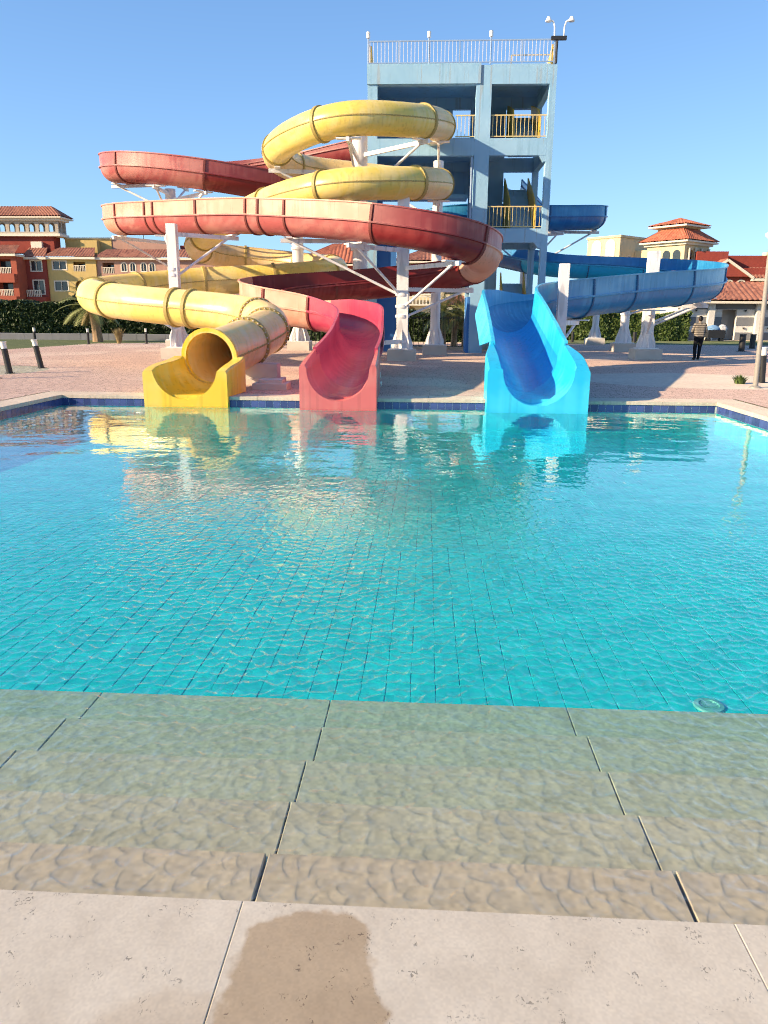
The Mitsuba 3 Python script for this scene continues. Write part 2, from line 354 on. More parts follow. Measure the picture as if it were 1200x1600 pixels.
class Path:
    def __init__(self, pts, step=0.16):
        P = np.array(pts, float)
        for _ in range(2):      # light smoothing, ends kept
            P[1:-1] = 0.5 * P[1:-1] + 0.25 * (P[:-2] + P[2:]) if len(P) > 200 else P[1:-1]
        u = np.r_[0, np.cumsum(np.linalg.norm(np.diff(P, axis=0), axis=1) ** 0.6)]
        self.u, self.cs = u, CubicSpline(u, P)
        fine = np.linspace(0, u[-1], 3000); Q = self.cs(fine)
        self.s = np.r_[0, np.cumsum(np.linalg.norm(np.diff(Q, axis=0), axis=1))]; self.fine, self.Q = fine, Q
        self.L = self.s[-1]
    def at(self, s):
        u = np.interp(s, self.s, self.fine); p = self.cs(u); t = self.cs(u, 1); t = t / np.linalg.norm(t, axis=-1, keepdims=True)
        side = np.cross(t, [0, 0, 1.0]); side /= np.linalg.norm(side, axis=-1, keepdims=True)     # to the right of travel
        return p, t, side, np.cross(side, t)
    def s_of(self, i): return np.interp(self.u[i], self.fine, self.s)
    def nearest(self, q): return self.s[np.argmin(np.linalg.norm(self.Q - np.asarray(q), axis=1))]

def sweep(path, s0, s1, prof, step=0.17):
    """prof(s) -> closed outline (n, 2) in (side, up); swept from s0 to s1 with flat ends."""
    n = max(2, int(math.ceil((s1 - s0) / step)) + 1); S = np.linspace(s0, s1, n)
    p, t, a, u = path.at(S); V_, F_ = [], []
    for k, s in enumerate(S):
        q = np.asarray(prof(s)); V_.append(p[k] + q[:, :1] * a[k] + q[:, 1:] * u[k])
    m = len(V_[0])
    for k in range(n - 1):
        for i in range(m):
            j = (i + 1) % m; F_ += [[k * m + i, k * m + j, (k + 1) * m + j], [k * m + i, (k + 1) * m + j, (k + 1) * m + i]]
    v2, f2 = trimesh.creation.triangulate_polygon(Polygon(prof(s0)), engine='earcut')
    kd = cKDTree(prof(s0)); ids = kd.query(v2)[1]; f2 = ids[f2]
    F_ += f2[:, ::-1].tolist() + (f2 + (n - 1) * m).tolist()
    mesh = trimesh.Trimesh(np.vstack(V_), F_, process=False); mesh.fix_normals() if mesh.volume < 0 else None
    if mesh.volume < 0: mesh.invert()
    return mesh
def ring_pts(r, a0, a1, n): th = np.radians(np.linspace(a0, a1, n)); return np.c_[r * np.cos(th), r * np.sin(th)]
def annulus(ro, ri, n=28):      # a ring split open by a hair so that it is one outline
    return np.vstack([ring_pts(ro, 90.02, 449.98, n + 1), ring_pts(ri, 449.98, 90.02, n + 1)])

# --- yellow tube
RT = 0.575
YEL = [(0.1, 37.35, 9.75), (0.42, 35.3, 9.42), (0.30, 33.0, 9.07), (-0.30, 31.0, 8.72), (-1.55, 29.8, 8.54), (-2.92, 29.45, 8.46), (-4.6, 30.3, 8.29), (-6.15, 32.7, 8.04), (-5.9, 35.2, 7.93), (-4.2, 36.4, 7.86),
       (-1.4, 36.2, 7.52), (0.25, 34.2, 7.02), (0.25, 32.2, 6.75), (-0.55, 30.5, 6.50), (-1.66, 29.75, 6.38), (-2.93, 29.5, 6.30), (-4.57, 30.2, 6.18), (-6.5, 32.0, 5.98), (-8.89, 34.6, 5.50), (-11.0, 37.5, 4.96),
       (-11.0, 40.2, 4.72), (-9.0, 41.3, 4.55), (-6.58, 40.8, 4.28), (-4.7, 38.8, 3.98), (-4.45, 36.4, 3.66), (-5.4, 34.6, 3.40), (-7.41, 33.8, 3.2), (-9.49, 33.2, 3.06), (-11.4, 31.9, 2.80), (-12.35, 29.9, 2.54), (-12.1, 27.9, 2.32),
       (-10.8, 26.2, 2.13), (-8.9, 25.1, 1.95), (-6.99, 24.5, 1.80), (-5.45, 23.75, 1.62), (-4.55, 22.2, 1.38), (-4.38, 20.2, 1.14), (-4.58, 18.2, 0.88), (-4.78, 16.75, 0.72)]
ypath = Path(YEL)
yellow = thing('tube_slide', 'long winding yellow tube slide whose round mouth opens into the pool', 'water slide')
def seam_prof(sign):
    return lambda s: np.array([(sign * (RT - 0.01), -0.018), (sign * (RT + 0.028), -0.018), (sign * (RT + 0.028), 0.018), (sign * (RT - 0.01), 0.018)][::int(sign)])
def sections(path, marks, length):
    """Joints of a slide: about every `length` metres, plus the given ones."""
    out = sorted(set([0.0, path.L] + list(marks))); res = [out[0]]
    for a, b in zip(out[:-1], out[1:]):
        k = max(1, round((b - a) / length)); res += list(np.linspace(a, b, k + 1)[1:])
    return res
yj = sections(ypath, [ypath.nearest(q) for q in [(-0.25, 31, 8.7), (-3.9, 29.9, 8.4), (-6.2, 32.3, 8.1), (-0.55, 30.5, 6.5), (-3.9, 29.9, 6.2), (-6.4, 32, 6.0), (-10.75, 26.1, 2.1), (-8.1, 24.75, 1.9), (-7.5, 24.6, 1.85), (-5.1, 23.4, 1.55), (-4.4, 21.0, 1.25), (-4.45, 19.0, 1.0)]], 3.1)
for a, b in zip(yj[:-1], yj[1:]):
    mid = ypath.at((a + b) / 2)[0]
    if mid[2] > 5.9: mt = 'm_yellow_cream' if mid[0] > -0.7 or mid[1] > 33.5 else ('m_yellow_old' if (mid[1] < 30.5 and mid[0] > -4) else 'm_yellow_pale')
    elif mid[2] > 2.75: mt = ('m_yellow_old', 'm_yellow_cream', 'm_yellow_old')[int(a * 7) % 3]
    elif mid[1] < 23.4: mt = 'm_yellow_cream'
    else: mt = 'm_yellow_pale'
    put('tube_section', sweep(ypath, a, b, lambda s: annulus(RT, RT - 0.025)), mt, yellow, smooth=35)
    for sg in (1.0, -1.0):
        put('seam', sweep(ypath, a, b, seam_prof(sg), 0.25), 'm_flange_yellow', yellow, smooth=30)
for s in yj[1:-1]:
    put('flange', sweep(ypath, max(s - 0.055, 0), s + 0.055, lambda s: annulus(RT + 0.055, RT - 0.004), 0.06), 'm_flange_yellow', yellow, smooth=35)
# bolts round the last two joints
for s in yj[-4:-1]:
    s = min(s, ypath.L - 0.06); p, t, a, u = ypath.at(s)
    bs = []
    for k in range(28):
        th = k * 2 * np.pi / 28; d = np.cos(th) * a + np.sin(th) * u; bs.append(rod(p + d * (RT + 0.03) - t * 0.085, p + d * (RT + 0.03) + t * 0.085, 0.017, n=6))
    put('bolt_ring', cat(bs), 'm_pedestal', yellow, kind='stuff')

# --- open flumes
class Flume:
    def __init__(self, pts, R):
        """pts: (x, y, z, height of the left wall, of the right wall) at seam height."""
        A = np.array(pts, float); self.R = R; self.path = Path(A[:, :3]); k = np.array([self.path.s_of(i) for i in range(len(A))])
        self.wl = lambda s: np.interp(s, k, A[:, 3]); self.wr = lambda s: np.interp(s, k, A[:, 4]); self.fl = (lambda s: float(np.interp(s, k, A[:, 5]))) if A.shape[1] > 5 else (lambda s: 0.0)
    def trough(self, s):
        R = self.R
        return np.vstack([[(-R + 0.025, 0.0), (-R - 0.075, 0.0), (-R - 0.075, -0.035), (-R - 0.002, -0.05)], ring_pts(R, 186, 354, 19), [(R + 0.002, -0.05), (R + 0.075, -0.035), (R + 0.075, 0.0), (R - 0.025, 0.0)], ring_pts(R - 0.025, 354, 186, 19)])
    def wall(self, sign, s):
        R, w = self.R, max(float(self.wr(s) if sign > 0 else self.wl(s)), 0.05)
        g = self.fl(s); q = np.array([(R - 0.026, 0.003), (R + 0.070, 0.003), (R + 0.070, 0.022), (R + 0.002 + 0.03 * g, 0.024), (R + 0.012 + g, w - 0.045), (R + 0.055 + g, w - 0.045), (R + 0.055 + g, w), (R - 0.018 + g, w)])
        q[:, 0] *= sign; return q if sign > 0 else q[::-1]
    def band(self, s, d=0.04, e=0.004):
        R, wl, wr, g = self.R, max(float(self.wl(s)), 0.05), max(float(self.wr(s)), 0.05), self.fl(s)
        return np.vstack([[(-R - d - 0.02 - g, wl - 0.05), (-R - d - 0.02, 0)], ring_pts(R + d, 182, 358, 21), [(R + d + 0.02, 0), (R + d + 0.02 + g, wr - 0.05), (R - e + g, wr - 0.05), (R - e, 0)], ring_pts(R - e, 358, 182, 21), [(-R + e, 0), (-R + e - g, wl - 0.05)]])
def build_flume(fl, root, joints, look, band_mat, width=0.06):
    for a, b in zip(joints[:-1], joints[1:]):
        mid = fl.path.at((a + b) / 2)[0]; mt, mw = look(mid, a, b)
        put('trough', sweep(fl.path, a, b, fl.trough), mt, root, smooth=35)
        for sg in (-1, 1):
            if max(fl.wl(a), fl.wl(b)) > 0.06 if sg < 0 else max(fl.wr(a), fl.wr(b)) > 0.06:
                put('side_wall', sweep(fl.path, a, b, lambda s: fl.wall(sg, s)), mw, root, smooth=30)
    for s in joints[1:-1]:
        put('joint_band', sweep(fl.path, s - width / 2, s + width / 2, fl.band, 0.06), band_mat, root, smooth=35)

def exit_scoop(root, cx, bsdf, stations, flare=0.0, skew=0.0):
    """The thick-walled scoop over the pool edge; stations: (y, half width, channel radius, channel centre height, rim height)."""
    A = np.array(stations, float); f = [lambda y, k=k: CubicSpline(A[:, 0], A[:, k])(y) for k in range(1, 5)]
    def prof(y):
        w, r, zc, t = (float(g(y)) for g in f); zb = -0.22 if y < YF - 0.06 else 0.004
        dl = 0.0 if t >= zc + 0.012 else math.degrees(math.asin(min(0.9, (zc + 0.012 - t) / r))); ra = r * math.cos(math.radians(dl))
        out = [(-w, zb), (-w, t - 0.07), (-w + 0.012, t - 0.025), (-w + 0.03, t), (-ra - 0.035 - flare * max(t - zc, 0), t), (-ra - 0.004, min(zc + 0.010, t - 0.004))]
        arc = ring_pts(r, 180 + dl, 360 - dl, 41) + [0, zc]; arc[:, 1] = np.maximum(arc[:, 1], zb + 0.02)
        right = [(-x, z) for x, z in out[::-1]]
        return np.vstack([out, arc, right])
    y0, y1 = A[0, 0], A[-1, 0]
    S = np.unique(np.r_[np.linspace(y0, y1, 26), YF - 0.062, YF - 0.058])
    V_, F_ = [], []
    for y in S: q = prof(y); V_.append(np.c_[cx + skew * (y - y0) + q[:, 0], np.full(len(q), y), q[:, 1]])
    m = len(V_[0]); n = len(S)
    for k in range(n - 1):
        for i in range(m):
            j = (i + 1) % m; F_ += [[k * m + i, k * m + j, (k + 1) * m + j], [k * m + i, (k + 1) * m + j, (k + 1) * m + i]]
    for k, y, flip in ((0, S[0], 1), (n - 1, S[-1], -1)):
        q = prof(y); v2, f2 = trimesh.creation.triangulate_polygon(Polygon(q), engine='earcut'); ids = cKDTree(q).query(v2)[1]
        F_ += (ids[f2][:, ::flip] + k * m).tolist()
    mesh = trimesh.Trimesh(np.vstack(V_), F_, process=False); trimesh.repair.fix_normals(mesh)
    return put('exit_scoop', mesh, bsdf, root, smooth=32)

exit_scoop(yellow, -4.95, 'm_yellow_bright', [(15.48, 0.88, 0.68, 0.62, 0.52), (15.75, 0.88, 0.68, 0.63, 0.60), (16.2, 0.86, 0.63, 0.665, 0.66), (16.74, 0.80, 0.553, 0.715, 0.76)], skew=0.137)
put('mouth_rim', sweep(ypath, ypath.L - 0.10, ypath.L + 0.004, lambda s: annulus(RT + 0.075, RT - 0.03), 0.1), 'm_yellow_bright', yellow, smooth=35)

hi, lo, no = 0.60, 0.10, 0.0
RED = [(-2.9, 40.2, 9.73, .3, .5), (-6.0, 41.4, 9.45, .2, hi), (-9.0, 42.6, 9.22, .15, hi), (-12.4, 42.9, 9.05, lo, hi), (-14.9, 41.9, 8.95, lo, hi), (-15.7, 40.1, 8.75, lo, hi), (-14.4, 38.3, 8.50, lo, hi), (-12.4, 37.6, 8.25, lo, hi), (-10.6, 37.5, 8.02, lo, hi),
       (-8.5, 37.9, 7.75, lo, hi), (-6.6, 38.6, 7.50, lo, hi), (-5.3, 39.8, 7.25, lo, hi), (-5.6, 41.6, 7.05, lo, hi), (-7.8, 42.6, 6.90, lo, hi), (-11.3, 42.6, 6.65, lo, hi), (-14.0, 41.2, 6.40, lo, hi), (-15.0, 38.8, 6.15, lo, hi), (-14.1, 36.3, 5.93, lo, hi),
       (-11.75, 34.1, 5.72, lo, hi), (-9.6, 32.5, 5.56, lo, hi), (-7.22, 31.1, 5.42, lo, hi), (-5.72, 30.15, 5.27, lo, hi), (-3.61, 28.8, 5.02, lo, hi), (-1.77, 27.9, 4.78, lo, hi), (-0.14, 27.4, 4.48, lo, hi), (1.05, 27.7, 4.22, lo, hi), (1.88, 28.8, 3.95, lo, hi), (1.95, 30.4, 3.68, lo, hi), (1.2, 31.7, 3.42, lo, hi),
       (-0.21, 32.25, 3.23, lo, hi), (-1.86, 32.25, 3.04, lo, hi), (-4.2, 31.8, 2.82, lo, hi), (-5.7, 30.9, 2.64, lo, hi), (-6.35, 29.4, 2.40, lo, hi), (-5.75, 27.9, 2.12, lo, hi), (-4.4, 26.95, 1.90, .25, .55), (-3.1, 26.2, 1.72, .5, .45), (-2.25, 24.9, 1.50, .55, .42), (-1.98, 23.0, 1.25, .5, .40), (-1.88, 21.0, 1.00, .38, .36), (-1.80, 19.0, 0.84, .33, .32), (-1.77, 16.88, 0.71, .26, .26)]
red = thing('open_flume_slide', 'weathered red and pink open flume that spirals round the white columns into the pool', 'water slide')
rf = Flume(RED, 0.66)
rj = sections(rf.path, [rf.path.nearest(q) for q in [(-14.4, 38.3, 8.5), (-10.4, 37.5, 8.0), (-13.4, 35.6, 5.9), (-11.6, 34.0, 5.7), (-11.1, 33.6, 5.68), (-8.9, 32.1, 5.5), (-6.6, 30.7, 5.36), (-6.05, 30.35, 5.3), (-4.9, 29.6, 5.2), (-1.7, 27.9, 4.78), (1.4, 28.1, 4.1), (-5.3, 27.5, 2.05), (-3.7, 26.6, 1.8), (-1.93, 22.2, 1.17)]], 3.4)
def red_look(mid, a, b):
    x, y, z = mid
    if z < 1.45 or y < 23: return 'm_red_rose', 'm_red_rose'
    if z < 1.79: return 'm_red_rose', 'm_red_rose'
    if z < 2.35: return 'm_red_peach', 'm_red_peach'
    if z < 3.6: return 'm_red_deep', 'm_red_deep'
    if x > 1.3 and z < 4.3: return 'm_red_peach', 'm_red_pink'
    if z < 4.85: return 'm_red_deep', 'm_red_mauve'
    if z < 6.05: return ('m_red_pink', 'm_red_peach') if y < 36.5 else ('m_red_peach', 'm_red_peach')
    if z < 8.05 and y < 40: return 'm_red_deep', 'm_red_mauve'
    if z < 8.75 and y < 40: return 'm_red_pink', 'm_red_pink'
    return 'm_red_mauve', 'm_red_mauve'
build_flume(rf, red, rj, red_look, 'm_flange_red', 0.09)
exit_scoop(red, -1.76, 'm_red_exit', [(15.25, 0.78, 0.63, 0.60, 0.68), (15.6, 0.78, 0.63, 0.61, 0.74), (16.2, 0.765, 0.632, 0.655, 0.83), (17.25, 0.735, 0.628, 0.722, 0.99)])

BLU = [(4.0, 42.1, 8.20, .3, .3, 0), (4.6, 44.0, 8.17, .4, .3, 0), (5.6, 47.0, 8.12, hi, lo, 0), (7.0, 50.2, 8.02, hi, lo, 0), (8.7, 51.3, 7.90, hi, lo, 0), (9.9, 50.3, 7.72, hi, lo, 0), (9.75, 48.7, 7.52, hi, lo, 0), (8.2, 47.7, 7.36, hi, lo, 0), (5.4, 46.9, 7.28, hi, lo, 0), (2.6, 45.7, 7.18, hi, lo, 0), (0.6, 45.6, 6.98, hi, lo, 0), (-0.6, 47.0, 6.65, hi, lo, 0), (0.2, 48.8, 6.25, hi, lo, 0), (2.6, 49.0, 5.75, hi, lo, 0), (4.9, 47.4, 5.15, hi, lo, 0), (6.95, 45.5, 4.66, hi, lo, 0), (10.0, 45.0, 4.46, hi, lo, 0), (12.4, 43.6, 4.22, hi, lo, 0), (13.1, 41.0, 3.92, hi, lo, 0), (13.0, 38.0, 3.60, hi, lo, 0), (12.1, 34.9, 3.25, hi, lo, 0), (10.5, 32.0, 2.94, hi, lo, 0), (7.91, 29.8, 2.68, hi, lo, 0), (5.6, 27.9, 2.42, hi, .15, 0), (3.9, 26.6, 2.21, .60, .20, .05), (2.95, 25.4, 2.06, .62, .45, .03), (2.50, 24.0, 1.88, .62, .58, .04), (2.38, 22.4, 1.64, .62, .60, .04), (2.34, 20.6, 1.30, .60, .60, .04), (2.29, 18.7, 0.96, .54, .54, .04), (2.23, 16.93, 0.72, .42, .42, .04)]
blue = thing('blue_flume_slide', 'bright blue open flume behind the tower that drops to the pool in a wide chute', 'water slide')
bf = Flume(BLU, 0.72)
bj = sections(bf.path, [bf.path.nearest(q) for q in [(9.6, 31.2, 2.85), (7.0, 29.0, 2.58), (5.2, 27.6, 2.38), (2.5, 24.0, 1.9), (2.27, 20.3, 1.3)]], 3.6)
def blue_look(mid, a, b):
    x, y, z = mid
    if y < 25.5: return 'm_blue_chute', 'm_blue_cyan'
    if z < 3.6: return ('m_blue_mid', 'm_blue_pale')
    if z < 4.8: return ('m_blue_cyan', 'm_blue_mid')
    return 'm_blue_deep', 'm_blue_mid'
build_flume(bf, blue, bj, blue_look, 'm_flange_blue', 0.06)
exit_scoop(blue, 2.22, 'm_blue_cyan', [(15.18, 1.0, 0.70, 0.62, 0.64), (15.45, 1.0, 0.70, 0.63, 0.74), (16.0, 1.0, 0.69, 0.665, 0.88), (16.6, 0.92, 0.692, 0.70, 1.00), (17.3, 0.83, 0.686, 0.742, 1.14)], flare=0.1)
# curved stiffeners on the outside of the chute
s0, s1 = bf.path.nearest((2.5, 24.0, 1.9)), bf.path.nearest((2.25, 18.3, 0.97))
for s in np.linspace(s0 + 0.5, s1 - 0.2, 6):
    w = float(bf.wl(s)); a0, a1 = np.array([-0.83, w - 0.12]), np.array([-0.955, w - 0.50]); nn = np.array([-0.95, 0.31])
    arc = [a0 + (a1 - a0) * k / 6 + nn * (0.012 + 0.055 * math.sin(math.pi * k / 6)) for k in range(7)]
    q = np.array(arc + [a1 - nn * 0.01, a0 - nn * 0.01])
    put('stiffener', sweep(bf.path, s - 0.11, s + 0.11, lambda t: q, 0.07), 'm_blue_cyan', blue, smooth=35)
for sg in (-1, 1):
    def skirt(s, sg=sg):
        w = float(bf.wl(s) if sg < 0 else bf.wr(s)); k = max(0.05, min(1.0, (s - s0 + 0.6) / 1.2, (s1 + 1.1 - s) / 2.0))
        q = np.array([(-0.772, w - 0.012), (-0.80, w - 0.012), (-0.80 - 0.19 * k, w - 0.05 - 0.60 * k), (-0.77 - 0.19 * k, w - 0.06 - 0.60 * k)]); q[:, 0] *= -sg
        return q if sg < 0 else q[::-1]
    put('skirt', sweep(bf.path, s0 - 0.5, s1 + 1.05, skirt, 0.2), 'm_blue_cyan', blue, smooth=35)
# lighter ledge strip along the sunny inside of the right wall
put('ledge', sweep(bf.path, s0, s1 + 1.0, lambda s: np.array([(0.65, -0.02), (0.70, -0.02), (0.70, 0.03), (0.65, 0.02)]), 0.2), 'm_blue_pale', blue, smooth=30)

# concrete saddles under the run-outs
def saddle(x, y, w, d, z, label):
    t = thing('support_block', label, 'concrete block')
    put('base', slab(x - w / 2 - 0.12, x + w / 2 + 0.12, y - d / 2 - 0.1, y + d / 2 + 0.1, -0.006, min(0.14, z - 0.06), 0.012), 'm_pedestal', t)
    put('upstand', slab(x - w / 2, x + w / 2, y - d / 2, y + d / 2, min(0.14, z - 0.06), z, 0.012), 'm_pedestal', t)
saddle(-4.10, 18.9, 0.9, 0.45, 0.50, 'whitish concrete block under the last bend of the yellow tube slide')
saddle(-3.55, 17.5, 0.55, 0.4, 0.22, 'low concrete block on the paving between the yellow and red slides')
saddle(-1.75, 18.6, 1.1, 0.4, 0.152, 'concrete block under the red slide just behind its exit')
saddle(-1.88, 21.2, 1.0, 0.45, 0.30, 'taller concrete block under the upper part of the red chute')
saddle(2.29, 19.2, 1.1, 0.45, 0.22, 'concrete block beneath the blue chute')

# --- white steel columns with their arms
def column(name_label, x, y, top, w, kind, arms, ped=0.42, pw=0.55):
    t = thing('support_column', name_label, 'column')
    put('pedestal', slab(x - pw, x + pw, y - pw, y + pw, -0.006, ped, 0.02), 'm_pedestal', t)
    if kind == 'square':
        put('post', slab(x - w / 2, x + w / 2, y - w / 2, y + w / 2, ped + 0.02, top, 0.015), 'm_white_steel', t)
    else:
        put('post', lathe([(0, ped + 0.02), (w / 2, ped + 0.02), (w / 2, top), (0, top)], (x, y, 0), 24), 'm_white_steel', t, smooth=40)
    put('base_plate', slab(x - w, x + w, y - w, y + w, ped + 0.001, ped + 0.04, 0.004), 'm_white_steel', t)
    for k in range(8):
        a = k * math.pi / 4; c, s_ = math.cos(a), math.sin(a)
        g = extr_y(Polygon([(w * 0.42, ped + 0.035), (w * 0.95, ped + 0.035), (w * 0.95, ped + 0.2), (w * 0.52, ped + 0.75), (w * 0.42, ped + 0.75)]), -0.012, 0.012)
        g.apply_transform(np.array([[c, -s_, 0, x], [s_, c, 0, y], [0, 0, 1, 0], [0, 0, 0, 1.0]]))
        put('gusset', g, 'm_white_steel', t)
    for (px, py, pz, drop) in arms:
        d = V(px - x, py - y, 0); L = np.linalg.norm(d); d /= L; z = pz - 0.14
        put('arm', bar(V(x, y, z) + d * w * 0.4, V(px, py, z) + d * 0.35, 0.11, 0.15), 'm_white_steel', t)
        put('saddle_plate', bar(V(px, py, z + 0.085) + V(-d[1], d[0], 0) * 0.45, V(px, py, z + 0.085) - V(-d[1], d[0], 0) * 0.45, 0.22, 0.05), 'm_white_steel', t)
        put('brace', rod(V(x, y, max(z - drop, ped + 0.3)) + d * w * 0.4, V(px, py, z - 0.06) - d * 0.15, 0.05, n=8), 'm_white_steel', t, smooth=40)
        put('clamp', lathe([(0, 0), (w * 0.62, 0), (w * 0.62, 0.10), (0, 0.10)], (x, y, max(z - drop, ped + 0.3) - 0.05), 16), 'm_white_steel', t, smooth=40)
    return t
def under(path, q, r): p = path.at(path.nearest(q))[0]; return (p[0], p[1], p[2] - r)
yb, rb, bb = (lambda q: under(ypath, q, RT)), (lambda q: under(rf.path, q, 0.68)), (lambda q: under(bf.path, q, 0.75))
column('square white column in front of the spiral, between the red and blue slide exits', -0.95, 30.2, 6.33, 0.44, 'square',
       [(*rb((-2.6, 28.3, 4.9)), 1.6), (*rb((0.9, 27.6, 4.25)), 1.4), (*rb((1.5, 31.4, 3.5)), 1.0), (*rb((-5.2, 29.8, 5.2)), 1.9), (*rb((-2.4, 25.2, 1.55)), 0.5)])
column('square white column at the left front, rising behind the yellow tube', -9.75, 30.0, 5.01, 0.36, 'square',
       [(*rb((-11.2, 33.7, 5.7)), 1.5), (*rb((-7.9, 31.5, 5.45)), 1.5), (*yb((-11.9, 31.3, 2.7)), 0.9), (*yb((-8.3, 33.5, 3.1)), 0.9)])
column('white column at far left that carries the upper red loop', -12.9, 39.8, 7.75, 0.52, 'round',
       [(*rb((-12.9, 37.7, 8.3)), 1.2), (*rb((-13.0, 42.8, 9.1)), 1.2), (*rb((-15.6, 40.3, 8.8)), 1.2), (*rb((-14.6, 37.2, 6.0)), 1.2), (*rb((-10.6, 37.5, 8.0)), 1.4)])
column('thick round white column in the middle of the yellow spiral', -2.86, 33.4, 8.9, 0.62, 'round',
       [(*yb((-2.92, 29.45, 8.46)), 1.2), (*yb((-6.15, 32.7, 8.04)), 1.3), (*yb((-2.9, 36.35, 7.7)), 1.2), (*yb((-2.93, 29.5, 6.3)), 1.2), (*rb((-3.6, 32.0, 2.9)), 0.8), (*yb((-0.3, 31.0, 8.72)), 1.5)])
column('white column under the right end of the yellow spiral, in front of the tower', 0.38, 35.6, 8.2, 0.44, 'round',
       [(*yb((0.36, 33.3, 9.1)), 1.0), (*yb((0.25, 33.2, 6.9)), 1.0), (*yb((-1.4, 36.2, 7.52)), 1.0)])
column('white column at the back left, behind the yellow and red bends', -6.4, 38.9, 6.0, 0.55, 'round',
       [(*rb((-6.0, 39.1, 7.4)), 1.0), (*rb((-8.0, 42.5, 6.9)), 1.2), (*yb((-4.7, 38.8, 4.0)), 0.8)])
column('square white column behind the blue chute', 4.34, 25.5, 3.31, 0.30, 'square', [(*bb((5.2, 27.6, 2.38)), 0.7), (*bb((3.2, 25.7, 2.1)), 0.6)])
column('white column on a pale block in front of the long blue flume at right', 9.2, 33.0, 4.3, 0.42, 'square', [(*bb((11.3, 33.0, 3.05)), 0.8), (*bb((8.6, 30.35, 2.75)), 0.8), (*bb((12.9, 35.6, 3.35)), 1.0)])
column('white column in the shade, second from the right under the blue flume', 10.2, 40.8, 3.6, 0.44, 'round', [(*bb((13.6, 39.5, 3.8)), 1.0), (*bb((11.2, 44.4, 4.35)), 1.0)])
column('slim white column at the back right near the hedge', 10.9, 51.0, 3.3, 0.42, 'round', [(*bb((10.4, 44.8, 4.4)), 0.8)])
column('white column seen through the foot of the tower', 5.9, 49.2, 6.9, 0.42, 'round', [(*bb((9.9, 49.4, 7.6)), 2.2), (*bb((7.6, 47.6, 7.35)), 1.8), (*bb((3.2, 45.9, 7.2)), 1.6)])
# ------------------------------------------------------------------ the slide tower
def tower_col(p, n, uv):
    g = fbm(p.x * 0.8, p.y * 0.8, p.z * 0.6, 4)
    st = noise(p.x * 7, p.y * 7, p.z * 0.35) * 0.6 + noise(p.x * 19, p.y * 19, p.z * 0.8) * 0.4
    c = mix((0.20, 0.39, 0.57), (0.31, 0.49, 0.64), g)
    c = mix(c, (0.14, 0.28, 0.39), smoothstep(0.58, 0.84, st) * 0.38)
    return mix(c, (0.30, 0.24, 0.17), smoothstep(0.76, 0.88, noise(p.x * 11, p.y * 11, p.z * 0.5 + 7)) * 0.35)
mat('tower_paint', tower_col, 0.75, 0.25, bump=lambda p, n, uv: 0.004 * fbm(p.x * 8, p.y * 8, p.z * 8, 3), eps=8e-3)
mat('royal_paint', lambda p, n, uv: mix((0.030, 0.12, 0.36), (0.05, 0.18, 0.45), fbm(p.x * 1.3, p.y * 1.3, p.z * 0.8, 3)), 0.7, 0.3)
mat('yellow_panel', lambda p, n, uv: mix((0.50, 0.31, 0.03), (0.62, 0.43, 0.10), fbm(p.x * 2, p.y * 2, p.z * 1.2, 3)), 0.5)
mat('rail_yellow', (0.62, 0.48, 0.22), 0.5)
mat('rail_blue', (0.24, 0.34, 0.50), 0.5)
mat('rail_pale', (0.55, 0.57, 0.62), 0.5)
mat('black_paint', (0.018, 0.018, 0.020), 0.45)
mat('globe', (0.78, 0.78, 0.76), 0.3)
tower = thing('slide_tower', 'tall weathered light blue concrete tower with open floors and railings behind the slides', 'tower')
X0, XM0, XM1, X1, Y0, Y1 = -2.86, 2.0, 2.68, 5.52, 37.45, 42.2
for (a, b) in ((X0, X0 + 0.44), (XM0, XM1), (X1 - 0.29, X1)):
    put('pillar', box(a, b, Y0, Y0 + 0.45, -0.006, 12.46), 'm_tower_paint', tower)
    put('pillar', box(a, b, Y1 - 0.4, Y1, -0.006, 12.46), 'm_tower_paint', tower)
for (z0, z1) in ((5.04, 5.66), (8.78, 9.50), (11.70, 12.50)):
    for (a, b) in ((X0 + 0.442, XM0 - 0.002), (XM1 + 0.002, X1 - 0.292)):
        put('beam', box(a, b, Y0 + 0.004, Y0 + 0.30, z0, z1), 'm_tower_paint', tower)
        put('beam', box(a, b, Y1 - 0.30, Y1 - 0.004, z0 + 0.08, z1), 'm_tower_paint', tower)
    for a in (X0 + 0.004, X1 - 0.254): put('beam', box(a, a + 0.25, Y0 + 0.452, Y1 - 0.402, z0 + 0.05, z1), 'm_tower_paint', tower)
    put('floor_slab', box(X0 + 0.258, 3.45 if z1 < 12 else X1 - 0.258, Y0 + 0.302, Y1 - 0.302, z1 - 0.20, z1 - 0.02), 'm_tower_paint', tower)
    if z1 < 12: put('floor_slab', box(3.452, X1 - 0.258, Y0 + 0.302, Y0 + 1.3, z1 - 0.20, z1 - 0.02), 'm_tower_paint', tower)
put('fascia', box(X0 - 0.02, XM0 + 0.18, Y0 - 0.07, Y0 - 0.002, 11.72, 12.53), 'm_tower_paint', tower)
put('corbel', extr_y(Polygon([(X1 - 0.292, 8.78), (X1 - 0.62, 8.78), (X1 - 0.40, 8.52), (X1 - 0.292, 8.52)]), Y0 + 0.02, Y0 + 0.3), 'm_tower_paint', tower)
put('corbel', extr_y(Polygon([(X1 - 0.292, 5.04), (X1 - 0.62, 5.04), (X1 - 0.40, 4.78), (X1 - 0.292, 4.78)]), Y0 + 0.02, Y0 + 0.3), 'm_tower_paint', tower)
put('gutter_pipe', rod((XM0 - 0.10, Y0 - 0.06, 5.7), (XM0 - 0.10, Y0 - 0.06, 8.7), 0.05, n=8), 'm_rail_blue', tower, smooth=40)
